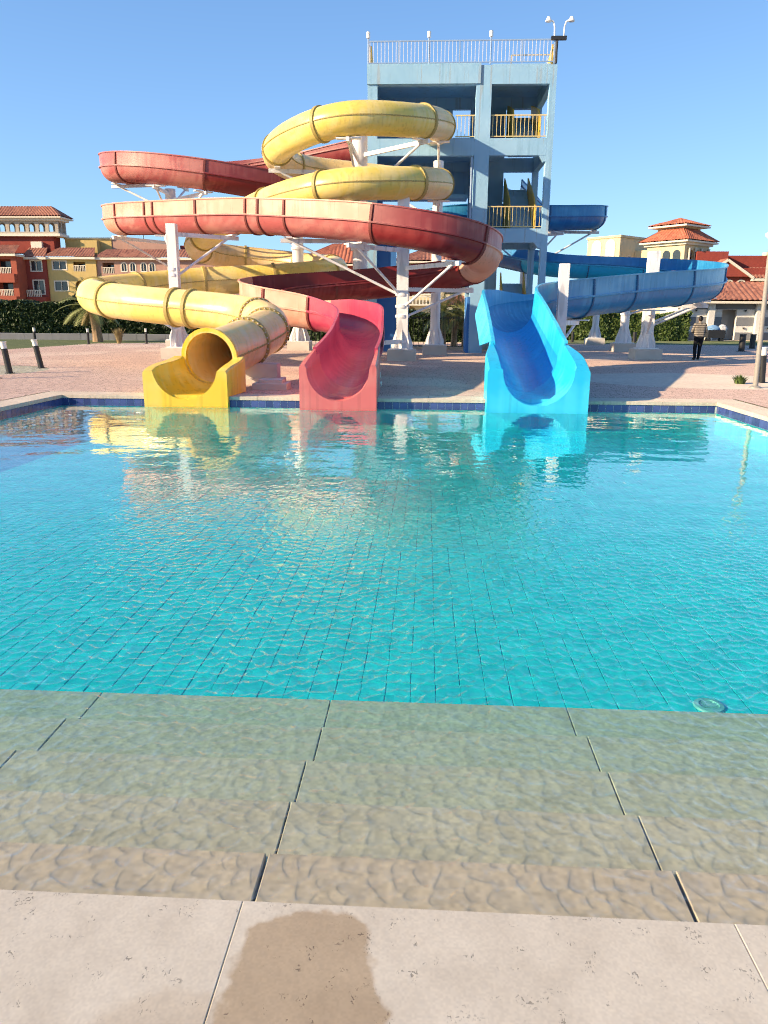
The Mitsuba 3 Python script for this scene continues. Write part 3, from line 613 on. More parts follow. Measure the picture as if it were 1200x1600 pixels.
put('rear_wall', box(X0 + 0.442, 1.10, Y1 - 0.26, Y1 - 0.08, 9.5, 11.77), 'm_tower_paint', tower)
put('rear_wall', box(X0 + 0.442, XM0 - 0.002, Y1 - 0.26, Y1 - 0.08, 7.62, 8.85), 'm_tower_paint', tower)
put('rear_wall', box(XM0 + 0.01, 3.75, Y1 - 0.46, Y1 - 0.402, 5.1, 11.77), 'm_tower_paint', tower)
put('rear_wall', box(X0 + 0.442, -1.5, Y0 + 0.32, Y0 + 0.45, -0.006, 5.03), 'm_royal_paint', tower)
put('rear_wall', box(XM0 + 0.01, 3.6, Y1 - 0.46, Y1 - 0.402, -0.006, 5.1), 'm_tower_paint', tower)
put('ground_wall', box(1.90, 2.02, Y0 - 0.01, Y0 + 2.4, -0.006, 2.6), 'm_royal_paint', tower)
for z0, z1 in ((5.67, 8.82), (9.51, 11.74)):
    put('side_wall', box(X0 + 0.03, X0 + 0.20, Y0 + 0.452, Y1 - 0.402, z0, z1), 'm_tower_paint', tower)
    put('side_wall', box(XM1 - 0.35, XM1 - 0.15, Y0 + 0.452, Y1 - 0.47, z0, z1 - 0.1), 'm_tower_paint', tower)
put('half_landing', box(X0 + 0.26, XM0 - 0.1, Y1 - 1.6, Y1 - 0.41, 7.42, 7.60), 'm_tower_paint', tower)
for x in (-1.3, -0.95):
    put('gutter_pipe', rod((x, Y0 + 0.3, 0), (x, Y0 + 0.3, 5.0), 0.06, n=8), 'm_blue_mid', tower, smooth=40)
for z0, z1 in ((0.0, 5.66), (5.66, 9.5), (9.5, 12.5)):
    n = int((z1 - z0) / 0.18); xs0, xs1 = 3.85, 4.95
    put('stair_flight', cat([box(xs0, xs1, Y0 + 1.35 + k * 3.05 / n, Y0 + 1.35 + (k + 1) * 3.05 / n + 0.02, z0 + k * (z1 - z0) / n * 0.6 - 0.12, z0 + (k + 1) * (z1 - z0) / n * 0.6) for k in range(n)]), 'm_tower_paint', tower)
    for x in (xs0 - 0.07, xs1 + 0.01):
        put('yellow_parapet', extr_x(Polygon([(Y0 + 0.7, z0 + 0.02), (Y0 + 0.7, z0 + 0.75), (Y0 + 1.35, z0 + 1.50), (Y0 + 4.2, z0 + 0.6 * (z1 - z0) + 0.55), (Y0 + 4.2, z0 + 0.02)]), x, x + 0.06), 'm_yellow_panel', tower)
def railing(root, a, b, z, h, pitch, m_rail, m_bar, name='railing', posts=()):
    a, b = np.array([*a, z], float), np.array([*b, z], float); L = np.linalg.norm(b - a); t = (b - a) / L; up = V(0, 0, 1)
    k = put(name, cat([bar(a + up * h, b + up * h, 0.05, 0.05), bar(a + up * 0.09, b + up * 0.09, 0.04, 0.04)] + [bar(a + t * q, a + t * q + up * h, 0.05, 0.05) for q in posts]), m_rail, root)
    n = int(L / pitch)
    put('bar_row', cat([bar(a + t * L * (i + 0.5) / n + up * 0.09, a + t * L * (i + 0.5) / n + up * h, 0.026, 0.026) for i in range(n)]), m_bar, k, kind='stuff')
    return k
for z in (5.66, 9.5):
    railing(tower, (XM1 + 0.03, Y0 + 0.12), (X1 - 0.32, Y0 + 0.12), z, 0.96, 0.17, 'm_rail_yellow', 'm_rail_yellow')
    railing(tower, (3.95, Y1 - 0.15), (X1 - 0.32, Y1 - 0.15), z, 0.96, 0.17, 'm_rail_blue', 'm_rail_pale')
railing(tower, (1.12, Y0 + 0.12), (XM0 - 0.02, Y0 + 0.12), 9.5, 0.96, 0.17, 'm_rail_yellow', 'm_rail_yellow')
railing(tower, (1.15, Y1 - 0.15), (XM0 - 0.02, Y1 - 0.15), 9.5, 0.96, 0.17, 'm_rail_pale', 'm_rail_pale')
railing(tower, (XM1 + 1.0, Y1 - 0.12), (X1 - 0.32, Y1 - 0.12), -0.006, 1.9, 0.2, 'm_rail_pale', 'm_rail_pale')
zr = 12.53
railing(tower, (X0 + 0.02, Y0 + 0.05), (X1 - 0.05, Y0 + 0.05), zr - 0.03, 0.95, 0.165, 'm_rail_blue', 'm_rail_pale', posts=(0.02, 1.35, 2.7, 4.05, 5.42, 6.8, 8.2))
railing(tower, (X0 + 0.02, Y1 - 0.05), (X1 - 0.05, Y1 - 0.05), zr - 0.03, 0.95, 0.165, 'm_rail_blue', 'm_rail_pale', posts=(0.02, 2.7, 5.42, 8.2))
for x in (X0 + 0.02, X1 - 0.05):
    railing(tower, (x, Y0 + 0.1), (x, Y1 - 0.1), zr - 0.03, 0.95, 0.165, 'm_rail_blue', 'm_rail_pale')
for x, x2 in ((X0 + 0.10, 0.06), (X1 - 0.22, 0.06)):
    put('yellow_parapet', extr_x(Polygon([(Y0 + 2.2, zr - 0.02), (Y0 + 2.2, zr + 0.30), (Y0 + 3.9, zr + 0.95), (Y0 + 4.4, zr + 0.8), (Y0 + 4.4, zr - 0.02)]), x, x + x2), 'm_yellow_panel', tower)
    put('yellow_parapet', extr_x(Polygon([(Y0 + 0.4, zr - 0.02), (Y0 + 0.4, zr + 0.85), (Y0 + 1.9, zr + 0.30), (Y0 + 1.9, zr - 0.02)]), x, x + x2), 'm_yellow_panel', tower)
put('roof_frame', cat([bar((3.5, Y0 + 0.15, zr + 0.35), (5.2, Y0 + 0.15, zr + 0.35), 0.04, 0.04), bar((3.5, Y0 + 0.15, zr - 0.03), (3.5, Y0 + 0.15, zr + 0.35), 0.04, 0.04)]), 'm_rail_yellow', tower)
for (x, y) in ((X0 + 0.03, Y0 + 0.05), (-0.14, Y0 + 0.05), (2.58, Y0 + 0.05), (X0 + 0.03, Y1 - 0.05), (X1 - 0.06, Y1 - 0.05)):
    lp = put('lamp_post', rod((x, y, zr - 0.02), (x, y, zr + 1.05), 0.035, n=8), 'm_rail_blue', tower, smooth=40)
    put('lamp_cap', lathe([(0, 0), (0.075, 0), (0.085, 0.02), (0.075, 0.16), (0.085, 0.17), (0.08, 0.24), (0, 0.27)], (x, y, zr + 1.05), 12), 'm_globe', lp, smooth=40)
fl = thing('floodlight_pair', 'two white floodlights on curved arms at the right corner of the tower roof', 'floodlight')
put('bracket', cat([box(5.18, 5.85, Y0 - 0.05, Y0 + 0.12, 13.42, 13.56), rod((5.45, Y0 + 0.03, 12.5), (5.45, Y0 + 0.03, 13.44), 0.05)]), 'm_black_paint', fl)
for x, d in ((5.33, -1), (5.72, 1)):
    pts = [V(x, Y0 + 0.03, 13.5), V(x + 0.02 * d, Y0 + 0.03, 13.95), V(x + 0.08 * d, Y0 + 0.03, 14.12), V(x + 0.24 * d, Y0 + 0.03, 14.22)]
    a = put('arm', cat([rod(p, q, 0.035, n=8) for p, q in zip(pts[:-1], pts[1:])]), 'm_globe', fl, smooth=40)
    put('lamp_head', lathe([(0, 0.12), (0.06, 0.10), (0.14, -0.06), (0.13, -0.09), (0, -0.07)], tuple(pts[-1] + V(0.06 * d, 0, 0.0)), 14), 'm_globe', a, smooth=40)

# ------------------------------------------------------------------ buildings round the gardens
def plaster(name, c, v=0.10):
    c = np.array(c)
    return mat(name, lambda p, n, uv: mix([float(q) * (1 - v) for q in c], [float(q) * (1 + v) for q in c], fbm(p.x * 0.5, p.y * 0.5, p.z * 0.4, 4)) * (0.94 + 0.12 * noise(p.x * 5, p.y * 5, p.z * 1.2)), 0.85, 0.2)
plaster('plaster_red', (0.245, 0.052, 0.040)); plaster('plaster_orange', (0.31, 0.085, 0.055)); plaster('plaster_yellow', (0.50, 0.37, 0.15)); plaster('plaster_pink', (0.40, 0.24, 0.19))
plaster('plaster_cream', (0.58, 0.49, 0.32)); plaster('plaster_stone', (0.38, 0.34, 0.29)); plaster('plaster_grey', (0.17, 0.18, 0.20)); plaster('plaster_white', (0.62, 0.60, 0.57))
def tile_col(p, n, uv):
    r = cell_rand(dr.floor(p.x / 0.42), dr.floor(p.y / 0.5 + p.z / 0.5), 2)
    return mix((0.21, 0.082, 0.06), (0.36, 0.165, 0.115), 0.6 * r + 0.4 * fbm(p.x, p.y, p.z, 3))
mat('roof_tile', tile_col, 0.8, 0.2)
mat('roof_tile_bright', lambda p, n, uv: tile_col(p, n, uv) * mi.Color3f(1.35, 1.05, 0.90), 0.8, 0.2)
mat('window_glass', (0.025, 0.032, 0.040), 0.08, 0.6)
mat('trim', (0.62, 0.57, 0.48), 0.7)

class House:
    """A building in its own frame: x along the front, y into the depth, z up; rotated and placed."""
    def __init__(self, name, label, x, y, rot=0.0, cat_='building', group=None):
        self.key = thing(name, label, cat_, group); c, s = math.cos(rot), math.sin(rot)
        self.M = np.array([[c, -s, 0, x], [s, c, 0, y], [0, 0, 1, 0], [0, 0, 0, 1.0]])
    def put(self, name, mesh, m, parent=None, **kw):
        mesh = mesh.copy(); mesh.apply_transform(self.M); return put(name, mesh, m, parent or self.key, **kw)
    def block(self, x0, x1, y0, y1, z0, z1, m): return self.put('wall', box(x0, x1, y0, y1, z0, z1), m)
    def facade(self, x0, x1, z0, z1, y, m, openings=(), depth=0.30, body=6.0, side=None):
        """A front wall pierced by openings (x0, x1, z0, z1, kind), with the body of the house behind it."""
        shape = sbox(x0, z0, x1, z1); outs = []
        for (a, b, c, d, kind) in openings:
            o = sbox(a, c, b, d)
            if 'arch' in kind: r = (b - a) / 2; o = unary_union([sbox(a, c, b, d - r), affinity.scale(Point((a + b) / 2, d - r).buffer(1, 8), r, r)]).buffer(0.001)
            outs.append((o, kind, (a, b, c, d))); shape = shape.difference(o)
        w = self.put('wall', extr_y(shape, y, y + depth), m)
        if body == 0: return w
        self.put('wall', box(x0, x1, y + depth + 1.3, y + body, z0, z1), m)
        for e in (x0, x1 - 0.2): self.put('wall', box(e, e + 0.2, y + depth + 0.002, y + depth + 1.298, z0, z1), m)
        self.put('ceiling', box(x0 + 0.2, x1 - 0.2, y + depth + 0.01, y + depth + 1.29, z1 - 0.2, z1 - 0.01), m)
        for o, kind, (a, b, c, d) in outs:
            if 'open' in kind:
                if 'rail' in kind: self.put('shade_sheet', box(a + 0.12, b - 0.12, y + depth + 1.24, y + depth + 1.28, c, d - 0.2), 'm_window_glass', w)  # near-black sheet standing in for the shade at the back of the loggia
                if 'rail' in kind: self.put('balustrade', cat([box(a, b, y + 0.02, y + 0.1, c + 0.75, c + 0.85)] + [box(q, q + 0.09, y + 0.03, y + 0.09, c, c + 0.75) for q in np.arange(a, b, 0.24)]), 'm_trim', w)
            else:
                bars_ = [o.buffer(0.10, join_style=2).difference(o.buffer(-0.05, join_style=2))]
                mx = (a + b) / 2
                bars_.append(o.intersection(sbox(mx - 0.03, c, mx + 0.03, d)))
                k = self.put('window', extr_y(unary_union(bars_), y - 0.05, y + 0.08), 'm_trim', w)
                self.put('pane', extr_y(o.buffer(-0.02), y + 0.10, y + 0.13), 'm_window_glass', k)
        return w
    def roof(self, eave, ridge, m='m_roof_tile', pitch=0.42, amp=0.09, soffit=False):
        """A tiled slope: from the eave edge (two points) up to the ridge edge (two points), in rolls."""
        e0, e1, r0, r1 = (np.array(q, float) for q in (*eave, *ridge)); L = np.linalg.norm(e1 - e0); nu = max(4, int(L / pitch * 6)); nv = max(2, int(np.linalg.norm((r0 + r1 - e0 - e1) / 2) / 0.5))
        nrm = unit(np.cross(e1 - e0, (r0 + r1 - e0 - e1) / 2)); nrm = nrm if nrm[2] > 0 else -nrm
        u, v = np.meshgrid(np.linspace(0, 1, nu + 1), np.linspace(0, 1, nv + 1))
        P = (e0 + (e1 - e0) * u[..., None]) * (1 - v[..., None]) + (r0 + (r1 - r0) * u[..., None]) * v[..., None]
        q = (P - e0) @ unit(e1 - e0)
        P = P + nrm * (amp * np.abs(np.sin(np.pi * q / pitch)) + 0.03 * (1 - np.mod(v * nv, 1)))[..., None]
        idx = np.arange((nu + 1) * (nv + 1)).reshape(nv + 1, nu + 1)
        f = np.stack([idx[:-1, :-1], idx[:-1, 1:], idx[1:, 1:], idx[1:, :-1]], -1).reshape(-1, 4)
        if soffit:
            self.put('soffit', box(min(e0[0], e1[0]) + 0.05, max(e0[0], e1[0]) - 0.05, e0[1] + 0.05, max(r0[1], e0[1] + 0.6), e0[2] - 0.28, e0[2] + 0.02), 'm_trim')
        vs = P.reshape(-1, 3) @ self.M[:3, :3].T + self.M[:3, 3]
        f = np.vstack([f[:, [0, 1, 2]], f[:, [0, 2, 3]]])
        return put('roof', trimesh.Trimesh(vs, f, process=False), m, self.key, smooth=35)
    def hip(self, x0, x1, y0, y1, z, rise, m='m_roof_tile', over=0.5, inset=None):
        x0 -= over; x1 += over; y0 -= over; y1 += over; i = inset if inset is not None else min(x1 - x0, y1 - y0) / 2
        a, b, c, d = (x0, y0, z), (x1, y0, z), (x1, y1, z), (x0, y1, z); r = [(x0 + i, y0 + i, z + rise), (x1 - i, y0 + i, z + rise), (x1 - i, y1 - i, z + rise), (x0 + i, y1 - i, z + rise)]
        for e, f_, g, h in ((a, b, 0, 1), (b, c, 1, 2), (c, d, 2, 3), (d, a, 3, 0)): self.roof((e, f_), (r[g], r[h]), m)
        self.put('eave_board', box(x0 + 0.06, x1 - 0.06, y0 + 0.06, y1 - 0.06, z - 0.22, z - 0.03), 'm_trim')
        if inset is not None: self.put('roof_deck', box(x0 + i, x1 - i, y0 + i, y1 - i, z + rise - 0.1, z + rise), 'm_trim')

# the hotel at left
h = House('hotel_wing', 'dark red hotel wing with white balconies and an arcaded roof tower, at far left', 0, 110)
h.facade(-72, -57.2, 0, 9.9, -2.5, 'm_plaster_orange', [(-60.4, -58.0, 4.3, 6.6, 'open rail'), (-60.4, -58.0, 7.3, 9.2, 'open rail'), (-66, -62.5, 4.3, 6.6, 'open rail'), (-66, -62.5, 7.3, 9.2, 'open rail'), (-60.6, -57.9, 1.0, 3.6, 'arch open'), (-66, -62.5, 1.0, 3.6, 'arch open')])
for z in (4.0, 7.0): h.put('balcony', box(-61.2, -57.3, -3.3, -2.51, z - 0.95, z + 0.2), 'm_plaster_orange')
h.facade(-57.19, -54.2, 0, 9.55, 0, 'm_plaster_red', [(-56.45, -54.85, 7.75, 9.15, 'win'), (-56.35, -54.75, 4.6, 6.5, 'win'), (-56.2, -55.0, 1.2, 3.3, 'win')])
h.put('balcony', box(-57.1, -54.3, -0.9, -0.01, 3.3, 4.2), 'm_plaster_red')
h.put('balustrade', cat([box(-57.0, -54.9, -0.88, -0.8, 5.05, 5.15)] + [box(q, q + 0.1, -0.87, -0.81, 4.2, 5.05) for q in np.arange(-57.0, -54.9, 0.25)]), 'm_trim')
h.roof(((-72.5, -3.2, 9.85), (-56.9, -3.2, 9.85)), ((-72.5, 0.5, 11.25), (-58.0, 0.5, 11.25)), soffit=True)
h.roof(((-57.4, -0.6, 9.6), (-53.9, -0.6, 9.6)), ((-57.4, 1.8, 11.0), (-54.6, 1.8, 11.0)), soffit=True)
h.block(-72, -53.8, 2.2, 4.2, 10.4, 12.75, 'm_plaster_red')
h.put('air_unit', slab(-57.0, -55.4, 1.7, 2.15, 10.9, 11.9, 0.03), 'm_trim')
h.facade(-72, -52.8, 12.75, 15.0, 1.8, 'm_plaster_stone', [(x, x + 0.95, 13.25, 14.5, 'arch open') for x in np.arange(-71.6, -53.6, 1.45)], body=0)
h.facade(-72, -52.8, 12.75, 15.0, 4.0, 'm_plaster_stone', [(x - 0.9, x + 0.05, 13.25, 14.5, 'arch open') for x in np.arange(-70.6, -53.6, 1.45)], body=0)
h.block(-53.1, -52.8, 2.11, 3.99, 14.55, 15.0, 'm_plaster_stone'); h.block(-53.1, -52.8, 2.11, 3.99, 12.75, 13.2, 'm_plaster_stone')
for y in (2.9,): h.put('column', box(-53.05, -52.85, y, y + 0.3, 13.2, 14.55), 'm_plaster_stone')
h.put('cornice', box(-72.3, -52.5, 1.5, 4.5, 12.62, 12.98), 'm_trim'); h.put('cornice', box(-72.3, -52.4, 1.4, 4.6, 14.72, 15.05), 'm_trim')
h.hip(-72, -52.8, 1.8, 4.3, 15.25, 1.5, over=0.9)
h = House('hotel_wing', 'ochre yellow hotel wing with large windows, right of the dark red wing', 0, 110)
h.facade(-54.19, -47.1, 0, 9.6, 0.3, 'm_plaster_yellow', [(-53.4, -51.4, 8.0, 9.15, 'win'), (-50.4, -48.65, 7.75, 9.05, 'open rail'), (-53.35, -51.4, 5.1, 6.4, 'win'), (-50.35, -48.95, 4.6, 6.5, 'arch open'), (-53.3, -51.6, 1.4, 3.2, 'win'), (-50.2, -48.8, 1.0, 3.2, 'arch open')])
h.roof(((-54.4, -0.4, 9.65), (-46.9, -0.4, 9.65)), ((-53.2, 2.2, 11.05), (-47.8, 2.2, 11.05)), soffit=True)
h.block(-53.0, -46.1, 4, 9, 10.2, 12.55, 'm_plaster_yellow'); h.put('cornice', box(-53.1, -46.0, 3.8, 9, 12.42, 12.66), 'm_plaster_cream')
h.block(-50.2, -47.8, 2.9, 4.0, 10.2, 12.2, 'm_plaster_yellow')
h = House('hotel_wing', 'dull pink hotel wing with pairs of arched windows under a tiled eave', 0, 110)
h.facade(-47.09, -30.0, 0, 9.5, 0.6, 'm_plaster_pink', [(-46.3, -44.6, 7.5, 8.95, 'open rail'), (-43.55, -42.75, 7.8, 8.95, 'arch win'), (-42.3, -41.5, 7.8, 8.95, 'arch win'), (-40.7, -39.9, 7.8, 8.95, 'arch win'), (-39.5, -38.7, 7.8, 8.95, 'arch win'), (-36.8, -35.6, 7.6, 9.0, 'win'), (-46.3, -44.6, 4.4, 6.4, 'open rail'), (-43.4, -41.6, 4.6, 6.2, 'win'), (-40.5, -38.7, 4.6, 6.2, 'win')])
h.roof(((-47.2, -0.1, 9.6), (-29.6, -0.1, 9.6)), ((-46.2, 2.4, 10.85), (-30.5, 2.4, 10.85)), soffit=True)
h.block(-46.09, -40.6, 4.1, 9, 10.2, 12.35, 'm_plaster_pink'); h.block(-43.5, -36.5, 3.4, 4.08, 10.2, 11.9, 'm_plaster_pink'); h.block(-36.0, -31.0, 4.1, 9, 10.2, 11.6, 'm_plaster_red')
h.put('mast', rod((-42.0, 6, 12.3), (-42.0, 6, 14.4), 0.05, n=6), 'm_black_paint')
dish = lathe([(0, 0), (0.3, 0.05), (0.5, 0.18), (0.48, 0.2), (0.28, 0.09), (0, 0.04)], (0, 0, 0), 14); dish.apply_transform(trimesh.transformations.rotation_matrix(1.0, [1, 0, 0])); dish.apply_translation([-45.0, 6, 13.0])
h.put('satellite_dish', cat([dish, rod((-45.0, 6, 12.3), (-45.0, 6, 13.0), 0.05, n=6)]), 'm_trim')
h = House('garden_pavilion', 'low house with a dark red hipped roof half hidden behind the yellow tubes', -28, 96)
h.facade(-5, 7, 0, 5.2, 0, 'm_plaster_pink', [(-3.6, -2.2, 2.0, 3.8, 'win'), (0.2, 1.6, 2.0, 3.8, 'win'), (3.6, 5.0, 2.0, 3.8, 'win')]); h.hip(-5, 7, 0, 7, 5.3, 2.1)
h = House('villa', 'cream villa with a red tiled roof behind the red flume and palms', 0, 88)
h.facade(-15.0, -3.5, 0, 7.3, 0, 'm_plaster_orange', [(-13, -11.6, 4.4, 6.2, 'win'), (-9.5, -8.1, 4.4, 6.2, 'win'), (-6, -4.6, 4.4, 6.2, 'win')])
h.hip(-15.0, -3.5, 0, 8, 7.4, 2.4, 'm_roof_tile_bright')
h.facade(-3.49, 5.4, 0, 7.6, -0.5, 'm_plaster_cream', [(-2.8, -1.4, 4.2, 6.2, 'arch win'), (-0.6, 0.8, 4.2, 6.2, 'arch win'), (1.9, 3.4, 4.2, 6.2, 'arch open'), (-2.6, -1.2, 0.8, 2.9, 'arch open'), (0.2, 1.6, 0.8, 2.9, 'arch win'), (2.6, 4.4, 0.6, 2.9, 'arch open')])
h.hip(-3.49, 5.4, -0.5, 7, 7.7, 1.7)
h.put('gable_wall', extr_y(Polygon([(-8.4, 4.9), (-3.6, 4.9), (-6.0, 7.1)]), -1.2, -0.4), 'm_plaster_cream')
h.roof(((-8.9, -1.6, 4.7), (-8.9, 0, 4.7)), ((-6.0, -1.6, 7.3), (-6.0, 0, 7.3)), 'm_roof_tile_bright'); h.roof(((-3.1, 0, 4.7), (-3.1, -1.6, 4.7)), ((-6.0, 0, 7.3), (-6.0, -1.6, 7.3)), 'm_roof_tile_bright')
h.put('balustrade', cat([box(-3.3, 5.2, -1.2, -1.0, 3.85, 4.0)] + [box(q, q + 0.14, -1.16, -1.04, 3.1, 3.85) for q in np.arange(-3.2, 5.2, 0.38)]), 'm_trim')
h.put('balcony', box(-3.4, 5.3, -1.3, -0.51, 2.95, 3.1), 'm_trim')
h = House('porch_house', 'small cream porch with a tiled hip roof and a dark arch behind the palms', 2.6, 70)
h.facade(-1.6, 1.9, 0, 2.55, 0, 'm_plaster_cream', [(-0.6, 0.9, 0.1, 2.0, 'arch open')], body=3.0); h.hip(-1.6, 1.9, 0, 3, 2.6, 1.0)

# right side
h = House('apartment_block', 'flat roofed cream apartment block whose left side glows in the sun', 25.3, 107, math.radians(42))
h.facade(0, 12.5, 0, 12.1, 0, 'm_plaster_cream', [(1.6, 2.9, 8.6, 9.9, 'arch win'), (3.6, 4.5, 8.6, 9.9, 'arch win'), (5.0, 5.9, 8.6, 9.9, 'arch win')], body=5.2)
h.put('wall', box(-0.02, 0.0, 0, 5.2, 0, 12.3), 'm_plaster_cream')
for y0 in (0.7, 2.9): h.put('niche', extr_x(sbox(y0, 8.0, y0 + 1.5, 11.2).union(Point(y0 + 0.75, 11.2).buffer(0.75)), -0.10, -0.025), 'm_plaster_white')
h.put('parapet', box(-0.15, 12.65, -0.15, 5.3, 12.12, 12.4), 'm_plaster_cream'); h.block(3.5, 12.6, -2.2, -0.01, 0, 10.6, 'm_plaster_cream'); h.block(8, 13, -4.4, -2.21, 0, 9.9, 'm_plaster_cream')
h = House('belvedere', 'cream tower house with arcade and an orange red two tier tiled roof', 30.9, 97.5, math.radians(40))
h.facade(0, 5.0, 0, 10.35, 0, 'm_plaster_cream', [(0.7, 1.7, 7.9, 9.8, 'arch open'), (2.1, 3.1, 7.9, 9.8, 'arch open'), (3.5, 4.5, 7.9, 9.8, 'arch open')], body=5.2)
h.put('wall', box(-0.3, -0.01, 0, 5.2, 0, 10.35), 'm_plaster_cream')
for y0 in (0.5, 1.9, 3.3): h.put('shade_arch', extr_x(sbox(y0, 7.9, y0 + 1.0, 9.3).union(Point(y0 + 0.5, 9.3).buffer(0.5)), -0.36, -0.31), 'm_window_glass')  # dark panels on the wall, painted shade in place of cut arch openings
for q in (0.0, 1.3, 2.65, 4.2): h.put('column', lathe([(0, 7.8), (0.16, 7.8), (0.13, 9.9), (0.2, 10.05), (0, 10.05)], (q + 0.45, -0.18, 0), 10), 'm_trim', smooth=40)
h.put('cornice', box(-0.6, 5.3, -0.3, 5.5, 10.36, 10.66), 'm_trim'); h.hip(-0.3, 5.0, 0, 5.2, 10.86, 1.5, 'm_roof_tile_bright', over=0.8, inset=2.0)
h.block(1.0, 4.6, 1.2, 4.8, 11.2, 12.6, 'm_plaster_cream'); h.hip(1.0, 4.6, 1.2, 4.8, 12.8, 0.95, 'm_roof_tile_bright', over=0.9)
h = House('hotel_wing', 'dark red hotel wing with a white edged gable, behind the striped hut', 0, 96)
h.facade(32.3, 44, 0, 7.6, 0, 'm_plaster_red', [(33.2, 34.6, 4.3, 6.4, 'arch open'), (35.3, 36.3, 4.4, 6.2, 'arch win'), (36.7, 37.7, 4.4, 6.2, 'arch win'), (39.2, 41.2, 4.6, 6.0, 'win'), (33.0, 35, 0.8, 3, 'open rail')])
h.block(32.3, 36.0, 1.6, 7, 7.62, 9.6, 'm_plaster_red'); h.block(36.01, 42.0, 4, 9, 7.62, 9.3, 'm_plaster_red')
h.put('gable_wall', extr_y(Polygon([(32.4, 6.6), (38.0, 6.6), (35.2, 8.3)]), -0.5, -0.02), 'm_plaster_red')
for a, b in (((32.0, 6.4), (35.2, 8.45)), ((38.4, 6.4), (35.2, 8.45))):
    h.put('bargeboard', bar((a[0], -0.6, a[1]), (b[0], -0.6, b[1]), 0.25, 0.28), 'm_trim')
    h.roof(((a[0], -0.7, a[1] + 0.12), (a[0], 3, a[1] + 0.12)), ((b[0], -0.7, b[1] + 0.12), (b[0], 3, b[1] + 0.12)))
h.roof(((38.2, -0.7, 6.4), (44.5, -0.7, 6.4)), ((38.6, 1.8, 7.7), (44.5, 1.8, 7.7)), soffit=True)
h.put('balustrade', cat([box(32.4, 35.2, -0.9, -0.8, 5.1, 5.2)] + [box(q, q + 0.1, -0.88, -0.82, 4.3, 5.1) for q in np.arange(32.4, 35.2, 0.25)]), 'm_trim')
h = House('hotel_wing', 'grey stone hotel wing with dark arched windows at the far right edge', 0, 100)
h.facade(41.6, 56, 0, 9.3, 0, 'm_plaster_stone', [(x, x + 1.05, 7.2, 8.7, 'arch open') for x in (42.3, 43.9, 45.5, 47.1)]); h.put('cornice', box(41.3, 56, -0.3, 1, 9.3, 9.7), 'm_trim')

# the hut with grey and white stripes
h = House('changing_hut', 'low hut with grey and white striped walls and a dark red tiled roof', 0, 66.5, cat_='hut')
h.facade(20.9, 31.5, 0.0, 3.0, 0, 'm_plaster_white', [(24.55, 25.75, 0.0, 2.45, 'open')], body=5.0)
for a, b in ((20.9, 24.54), (25.76, 31.5)):
    for z0, z1 in ((0.02, 0.62), (1.15, 1.85), (2.55, 2.98)):
        if z1 > 2.5: continue
        h.put('grey_stripe', box(a, b, -0.03, -0.004, z0, z1), 'm_plaster_grey')
h.put('grey_stripe', box(20.9, 31.5, -0.03, -0.004, 2.48, 2.98), 'm_plaster_grey')
for x in (23.3, 21.1, 27.2): h.put('pillar', box(x, x + 0.5, -0.45, -0.035, 0, 2.9), 'm_plaster_white')
for x in (22.4, 26.4, 28.4):
    for z in (2.3, 0.9): h.put('wall_lamp', lathe([(0, 0), (0.08, 0), (0.08, 0.14), (0, 0.14)], (x, -0.08, z), 10), 'm_black_paint')
h.hip(21.2, 31.5, -0.2, 5, 3.15, 1.55, over=0.9)

# ------------------------------------------------------------------ grass, hedges, palms, low wall, fence
struct('lawn', sheet(Polygon([(-60, 60), (-60, 33.6), (-24.02, 33.6), (-20.6, 36.8), (-20.1, 46.2), (-10.1, 52.3), (-10.1, 60)]), -0.016), 'm_lawn')
struct('garden_lawn', sheet(Polygon([(4.1, 64), (4.1, 53.2), (27, 52.2), (40, 52.2), (40, 64)]), -0.016), 'm_lawn')
def leaf_col(a, b):
    return lambda p, n, uv: mix(a, b, noise(p.x * 5, p.y * 5, p.z * 5))
mat('leaf_dark', leaf_col((0.018, 0.036, 0.012), (0.045, 0.075, 0.022)), 0.5, 0.4)
mat('leaf_mid', leaf_col((0.045, 0.085, 0.020), (0.12, 0.17, 0.045)), 0.5, 0.4)
mat('hedge_core', (0.035, 0.055, 0.020), 0.9, 0.1)
mat('frond', leaf_col((0.17, 0.20, 0.06), (0.30, 0.31, 0.13)), 0.55, 0.3)
mat('frond_dry', leaf_col((0.25, 0.19, 0.09), (0.34, 0.27, 0.14)), 0.8, 0.2)
mat('palm_bark', lambda p, n, uv: mix((0.27, 0.175, 0.105), (0.45, 0.32, 0.20), noise(p.x * 12, p.y * 12, p.z * 9)), 0.9, 0.1)
def quads(C, S, r, aspect=0.55):
    n = len(C); a = r.normal(size=(n, 3)); a /= np.linalg.norm(a, axis=1, keepdims=True); b = np.cross(a, r.normal(size=(n, 3))); b /= np.linalg.norm(b, axis=1, keepdims=True)
    a = a * S[:, None]; b = b * S[:, None] * aspect; m = np.cross(a, b); m /= np.linalg.norm(m, axis=1, keepdims=True)
    v = np.stack([C - a, C - b + m * S[:, None] * .12, C + a, C + b + m * S[:, None] * .12], 1).reshape(-1, 3); i = np.arange(n)[:, None] * 4
    return v, np.vstack([i + [0, 1, 2], i + [0, 2, 3]])
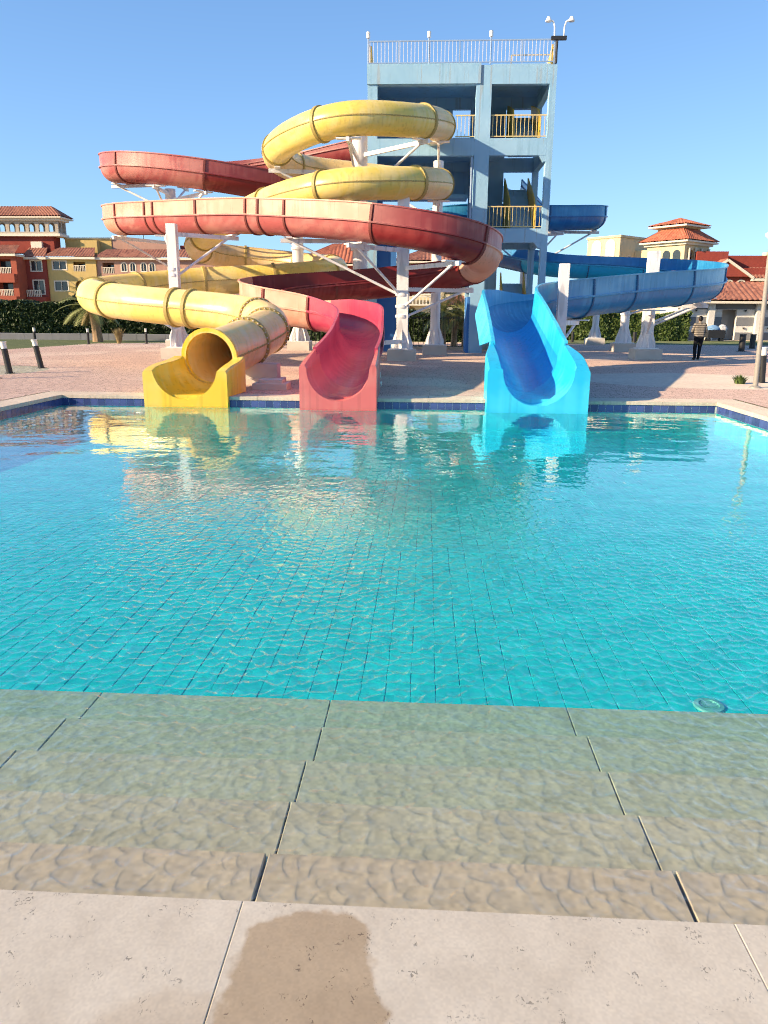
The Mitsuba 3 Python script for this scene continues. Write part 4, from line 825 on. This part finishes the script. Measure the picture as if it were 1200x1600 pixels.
def hedge(label, x0, x1, y0, y1, h, n, m, seed, size=(0.10, 0.20)):
    r = np.random.default_rng(seed); t = thing('hedge', label, 'hedge')
    put('branches', box(x0 + 0.3, x1 - 0.3, y0 + 0.45, y1 - 0.1, -0.03, h - 0.4), 'm_hedge_core', t)
    X = r.uniform(x0, x1, n); top = h * (0.84 + 0.32 * meshkit.fbm(np.c_[X * 0.7, 0 * X, 0 * X], 3, seed)) ; face = r.random(n) < 0.72
    bulge = 0.5 * meshkit.fbm(np.c_[X * 0.8, 0 * X, 0 * X + 5], 3, seed + 1)
    Y = np.where(face, y0 + 0.45 - bulge + 0.35 * r.random(n) ** 2, r.uniform(y0, y1, n)); Z = np.where(face, top * r.random(n) ** 0.85, top - 0.25 * r.random(n) ** 2)
    put('foliage', quads(np.c_[X, Y, Z], r.uniform(*size, n), r), m, t, kind='stuff')
hedge('tall dense dark green hedge in front of the hotel at left', -36, -12.5, 56, 58.5, 2.75, 34000, 'm_leaf_dark', 1)
hedge('sunlit green hedge behind the long blue flume, at right', 6.0, 20.6, 62, 64, 2.05, 16000, 'm_leaf_mid', 2)
hedge('dark hedge behind the black fence and the palms', -12, 4.6, 55, 57, 2.1, 12000, 'm_leaf_dark', 3)
lw = thing('low_wall', 'low garden wall with its shade painted in as grey along the foot of the dark hedge', 'wall')
for i in range(11): put('block', slab(-36 + 2.0 * i + 0.01, -34 + 2.0 * i - 0.01, 52.6, 52.9, -0.02, 0.42, 0.02), 'm_plaster_grey', lw)  # dark grey plaster carries the shade that lies on this wall
def palm(name_label, x, y, h, crown, n, seed, r0=0.17, lean=(0, 0), skirt=4):
    r = np.random.default_rng(seed); t = thing('palm_tree', name_label, 'palm tree')
    zz = np.linspace(0, h, 26); rad = r0 * (1.25 - 0.4 * zz / h) * (1 + 0.07 * (np.arange(26) % 2)); cx = x + lean[0] * (zz / h) ** 1.5; cy = y + lean[1] * (zz / h) ** 1.5
    v, f = [], []
    for k in range(26):
        for j in range(10): a = j * .628; v.append((cx[k] + rad[k] * math.cos(a), cy[k] + rad[k] * math.sin(a), zz[k] - 0.03))
        if k:
            for j in range(10): b = (j + 1) % 10; f += [[k * 10 - 10 + j, k * 10 - 10 + b, k * 10 + b], [k * 10 - 10 + j, k * 10 + b, k * 10 + j]]
    put('trunk', trimesh.Trimesh(v, f, process=False), 'm_palm_bark', t, smooth=30)
    top = V(cx[-1], cy[-1], h)
    for k in range(n + skirt):
        dry = k >= n; az = k * 2.399 + r.uniform(-.2, .2); el = math.radians(r.uniform(-50, -25) if dry else 78 - 95 * (k / n) + r.uniform(-8, 8)); L = crown * r.uniform(0.85, 1.1) * (0.7 if dry else 1)
        d = V(math.cos(az) * math.cos(el), math.sin(az) * math.cos(el), math.sin(el)); pts = [top]; q = top.copy(); dd = d.copy()
        for s in range(10): q = q + dd * L / 10; dd = unit(dd + V(0, 0, -0.13)); pts.append(q.copy())
        pts = np.array(pts); v, f = [], []
        for s in range(1, 11):
            tdir = unit(pts[s] - pts[s - 1]); sd = unit(np.cross(tdir, V(0, 0, 1)) + 1e-6); upv = np.cross(sd, tdir)
            for h2 in (0, 0.5):
                base = pts[s - 1] + (pts[s] - pts[s - 1]) * h2; ll = L * 0.26 * math.sin(math.pi * (0.12 + 0.80 * (s + h2) / 11)) * r.uniform(.85, 1.1)
                for sg in (-1, 1):
                    tip = base + sd * sg * ll * 0.75 + tdir * ll * 0.7 - V(0, 0, 0.28 * ll) + upv * 0.12 * ll; w = tdir * 0.022 * L / 1.2; i = len(v); v += [base - w, base + w, tip]; f += [[i, i + 1, i + 2]]
            i = len(v); w = sd * 0.018; v += [pts[s - 1] - w, pts[s - 1] + w, pts[s] + w, pts[s] - w]; f += [[i, i + 1, i + 2], [i, i + 2, i + 3]]
        put('frond', trimesh.Trimesh(v, f, process=False), 'm_frond_dry' if dry else 'm_frond', t)
palm('young palm tree with a thick brown trunk beside the yellow tube, at left', -21.2, 49.0, 2.15, 2.3, 40, 11, 0.26, (-0.25, 0), 6)
palm('left of the three palm trees behind the black fence', 0.95, 46.2, 1.95, 1.7, 26, 12, 0.17)
palm('middle one of the three palm trees behind the black fence', 1.65, 47.0, 1.85, 1.6, 24, 13, 0.15, (0.1, 0))
palm('right of the three palm trees behind the black fence, nearest the tower', 2.25, 46.0, 1.75, 1.7, 26, 14, 0.15, (0.05, 0))
def tuft(name, label, cat_, x, y, h, n, m, seed, spread=0.5):
    r = np.random.default_rng(seed); t = thing(name, label, cat_); v, f = [], []
    for k in range(n):
        a = r.uniform(0, 6.28); o = V(x, y, -0.02) + V(math.cos(a), math.sin(a), 0) * r.random() * 0.12; hh = h * r.uniform(.6, 1.05); lean = spread * r.random(); w = V(-math.sin(a), math.cos(a), 0) * 0.018
        p = [o, o + V(math.cos(a) * lean * 0.35, math.sin(a) * lean * 0.35, hh * 0.6), o + V(math.cos(a) * lean, math.sin(a) * lean, hh)]; i = len(v); v += [p[0] - w, p[0] + w, p[1] + w * .8, p[1] - w * .8, p[2]]; f += [[i, i + 1, i + 2], [i, i + 2, i + 3], [i + 3, i + 2, i + 4]]
    put('blades', trimesh.Trimesh(v, f, process=False), m, t, kind='stuff')
tuft('dry_shrub', 'straw coloured dry shrub between two small lamps in front of the dark hedge', 'shrub', -18.6, 46.0, 0.95, 260, 'm_frond_dry', 21, 0.5)
tuft('grass_tuft', 'small dark green plant at the edge of the paving near the leaning lamp bollard', 'plant', 8.2, 20.45, 0.26, 120, 'm_leaf_mid', 22, 0.22)
fn = thing('iron_fence', 'black iron bar fence between the columns in front of the palms', 'fence')
for z in (0.12, 1.62): put('rail', bar((-8.0, 42.6, z), (3.6, 42.6, z), 0.04, 0.05), 'm_black_paint', fn)
bs = mikit.ply(box(-0.013, 0.013, -0.013, 0.013, 0, 1.75), 'm_black_paint')
for i in range(43): put_copy('bar', bs, T().translate([-8.0 + 0.27 * i, 42.6, -0.02]), fn)
for i in range(5): put('post', box(-8.03 + 2.9 * i, -7.95 + 2.9 * i, 42.56, 42.66, -0.02, 1.85), 'm_black_paint', fn)
st = thing('kerb_step', 'long low stone step on the paving in front of the fence', 'step')
for i in range(8): put('stone', slab(-7.5 + 1.25 * i + 0.006, -6.25 + 1.25 * i - 0.006, 41.2, 41.6, -0.01, 0.13, 0.012), 'm_coping', st)

# ------------------------------------------------------------------ lamps, bollards
mat('diffuser', (0.75, 0.74, 0.68), 0.4)
def bollard(label, x, y, h, r, lean=(0, 0), white=0.22, group=None):
    t = thing('bollard_light', label, 'bollard light', group); u = unit((lean[0], lean[1], 1)); b = V(x, y, -0.03)
    put('post', rod(b, b + u * h * (1 - white), r, n=16), 'm_black_paint', t, smooth=40)
    if white: put('lamp_head', rod(b + u * (h * (1 - white) - 0.004), b + u * (h - 0.03), r * 0.95, n=16), 'm_diffuser', t, smooth=40)
    put('cap', rod(b + u * (h - 0.03), b + u * h, r * 1.1, n=16), 'm_diffuser' if white else 'm_black_paint', t, smooth=40)
    put('base_plate', lathe([(0, 0), (r * 1.7, 0), (r * 1.7, 0.02), (0, 0.02)], (x, y, -0.014), 16), 'm_black_paint', t, smooth=40)
bollard('leaning black bollard light with white head, left of the two by the gravel', -11.93, 21.4, 0.92, 0.085, (-0.12, 0.0))
bollard('leaning black bollard light with white head, right of the two by the gravel', -12.16, 23.7, 0.92, 0.085, (-0.17, 0.0))
bollard('black bollard light cut by the left edge, nearest the pool', -11.28, 19.55, 0.86, 0.085, (-0.18, 0.0))
bollard('small bollard light on the lawn behind the leaning pair at left', -22.9, 44.2, 0.95, 0.075)
bollard('small bollard light in front of the hedge, just left of the thick palm trunk', -19.75, 44.3, 0.92, 0.07)
bollard('small bollard light in front of the hedge, right of the dry shrub', -16.95, 46.1, 0.92, 0.07)
bollard('leaning bollard light with a white head by the lamp post at right', 8.95, 20.9, 0.95, 0.085, (-0.06, 0))
bollard('plain black bollard in front of the striped hut, the left and nearer one', 16.8, 42.2, 0.92, 0.16, white=0)
bollard('plain black bollard in front of the striped hut, the right and farther one', 19.1, 46.5, 0.85, 0.16, white=0)
bollard('short dark bollard on the grass left of the slim white column base', 15.3, 58.0, 0.75, 0.14, white=0)
bollard('short dark bollard in front of the sunlit hedge', 10.6, 57.0, 0.75, 0.10, white=0)
bollard('dark bollard with pale head behind the blue flume, left of the hedge gap', 9.0, 55.0, 0.85, 0.10)
lp = thing('lamp_post', 'thin grey lamp post on the paving at the right edge', 'lamp post')
mat('grey_metal', (0.28, 0.26, 0.23), 0.5)
put('pole', rod((8.08, 19.2, -0.01), (8.02, 19.2, 3.45), 0.062, 0.05, n=14), 'm_grey_metal', lp, smooth=40)
put('base', lathe([(0, 0), (0.15, 0), (0.14, 0.03), (0.07, 0.06), (0, 0.06)], (8.08, 19.2, -0.006), 16), 'm_grey_metal', lp, smooth=40)
put('lamp_head', lathe([(0, 0), (0.07, 0), (0.13, 0.06), (0.14, 0.12), (0.07, 0.17), (0, 0.18)], (8.02, 19.2, 3.45), 18), 'm_globe', lp, smooth=40)
c = thing('linen_cart', 'dark cart heaped with blue and white cloth beside the striped hut', 'cart')
put('basket', slab(22.0, 23.3, 62.0, 62.8, 0.25, 0.85, 0.05), 'm_black_paint', c)
for x in (22.15, 23.15):
    for y in (62.1, 62.7): put('wheel', rod((x, y - 0.03, 0.12), (x, y + 0.03, 0.12), 0.13, n=14), 'm_black_paint', c, smooth=40)
def heap(x, y, z, rx, rz, seed):
    m = trimesh.creation.icosphere(3); v = m.vertices; m.vertices = v * (0.8 + 0.45 * meshkit.fbm(v * 2.2 + seed, 3, seed))[:, None] * [rx, rx * .7, rz] + [x, y, z]; return m
mat('cloth_blue', (0.16, 0.30, 0.50), 0.9); mat('cloth_white', (0.45, 0.45, 0.47), 0.9)
put('cloth_heap', heap(22.45, 62.4, 0.92, 0.5, 0.28, 1), 'm_cloth_blue', c, smooth=50); put('cloth_heap', heap(23.2, 62.4, 0.95, 0.34, 0.30, 2), 'm_cloth_white', c, smooth=50)

# ------------------------------------------------------------------ the man walking away
mat('skin', (0.22, 0.115, 0.07), 0.6); mat('hair', (0.012, 0.010, 0.009), 0.6); mat('trousers', (0.012, 0.012, 0.016), 0.85, 0.2); mat('shoe', (0.015, 0.014, 0.013), 0.5)
mat('sweater', lambda p, n, uv: mix((0.075, 0.066, 0.056), (0.27, 0.24, 0.205), dr.select(dr.abs(dr.sin(p.z * 34.0)) > 0.55, mi.Float(1), mi.Float(0.0))), 0.95, 0.1)
mx, my = 11.28, 32.8
P_ = lambda x, y, z: V(mx + x, my + y, z)
man = thing('person', 'dark haired man in striped grey sweater and black trousers, seen from behind on the paving', 'person')
def skinmesh(man_, it=8, ln=0.035):
    m = to_tm(man_.refine_to_length(ln)); trimesh.smoothing.filter_taubin(m, iterations=it); return m
body = hull_chain([P_(0, 0, .93), P_(0, 0, 1.05), P_(0, 0.01, 1.25), P_(0, 0.02, 1.42)], [.15, .145, .165, .13])
tor = m3.Manifold.batch_hull([m3.Manifold.sphere(.125, 20).translate(list(P_(s * .09, 0, .96))) for s in (-1, 1)] + [m3.Manifold.sphere(.10, 20).translate(list(P_(s * .125, 0.01, 1.33))) for s in (-1, 1)] + [m3.Manifold.sphere(.07, 16).translate(list(P_(s * .155, 0.01, 1.42))) for s in (-1, 1)])
for s in (-1, 1):
    tor = tor + hull_chain([P_(s * .19, 0.0, 1.42), P_(s * .285, 0.02, 1.17), P_(s * .20, 0.21, 1.10)], [.068, .058, .046])
tor = tor + hull_chain([P_(0, .01, 1.43), P_(0, .02, 1.49)], [.085, .075])
put('sweater', skinmesh(tor), 'm_sweater', man, smooth=50)
head = hull_chain([P_(0, .02, 1.44), P_(0, .03, 1.54)], [.058, .056]) + m3.Manifold.batch_hull([m3.Manifold.sphere(.085, 20).translate(list(P_(0, .02, 1.65))), m3.Manifold.sphere(.06, 20).translate(list(P_(0, .06, 1.57))), m3.Manifold.sphere(.07, 20).translate(list(P_(0, .04, 1.67)))])
head = head + hull_chain([P_(0, .115, 1.64), P_(0, .135, 1.605)], [.012, .017])                    # nose
for s in (-1, 1): head = head + m3.Manifold.batch_hull([m3.Manifold.sphere(.016, 10).translate(list(P_(s * .084, .03, 1.645))), m3.Manifold.sphere(.012, 10).translate(list(P_(s * .086, .02, 1.61)))])
head = head + hull_chain([P_(-.02, .115, 1.575), P_(.02, .115, 1.575)], [.010, .010])               # lips
hk = put('head', skinmesh(head, 5, 0.02), 'm_skin', man, smooth=60)
put('hair', skinmesh(m3.Manifold.batch_hull([m3.Manifold.sphere(.092, 20).translate(list(P_(0, .005, 1.672))), m3.Manifold.sphere(.075, 20).translate(list(P_(0, -.005, 1.62))), m3.Manifold.sphere(.07, 20).translate(list(P_(0, .045, 1.70)))]), 3, 0.02), 'm_hair', hk, smooth=60)
for s in (-1, 1):
    put('eye', trimesh.creation.icosphere(1, 0.011).apply_translation(P_(s * .032, .108, 1.645)), 'm_hair', hk)
    w = P_(s * .20, 0.21, 1.10); dvec = unit(V(-s * 0.55, 0.83, 0.12)); sd = unit(np.cross(dvec, V(0, 0, 1)))
    hand = m3.Manifold.batch_hull([m3.Manifold.sphere(.026, 12).translate(list(w + dvec * .02))] + [m3.Manifold.sphere(.016, 12).translate(list(w + dvec * .095 + sd * o)) for o in (-.034, .034)])
    for o, l in ((-.033, .060), (-.011, .074), (.011, .070), (.033, .054)):
        b = w + dvec * .098 + sd * o; hand = hand + hull_chain([b, b + dvec * l * .5 + V(0, 0, -.008), b + dvec * l * .85 + V(0, 0, -.034)], [.0095, .009, .008], 6)
    hand = hand + hull_chain([w + dvec * .04 - sd * s * .03, w + dvec * .075 - sd * s * .052, w + dvec * .105 - sd * s * .050 + V(0, 0, -.012)], [.013, .011, .009], 6)
    put('hand', skinmesh(hand, 3, 0.01), 'm_skin', man, smooth=60)
leg = m3.Manifold.batch_hull([m3.Manifold.sphere(.13, 20).translate(list(P_(s * .07, 0, .92))) for s in (-1, 1)])
leg = leg + hull_chain([P_(-.095, 0, .88), P_(-.115, 0.03, .48), P_(-.105, -.02, .09)], [.105, .072, .056]) + hull_chain([P_(.095, 0, .88), P_(.085, 0.05, .48), P_(.075, .07, .09)], [.105, .072, .056])
put('trousers', skinmesh(leg), 'm_trousers', man, smooth=50)
for x, y in ((-.105, -.02), (.075, .07)):
    put('shoe', skinmesh(m3.Manifold.batch_hull([m3.Manifold.sphere(.042, 14).translate(list(P_(x, y - .03, .038))), m3.Manifold.sphere(.042, 14).translate(list(P_(x - .01 if x < 0 else x + .01, y + .14, .034))), m3.Manifold.sphere(.045, 14).translate(list(P_(x, y, .075)))]), 3, 0.02), 'm_shoe', man, smooth=50)
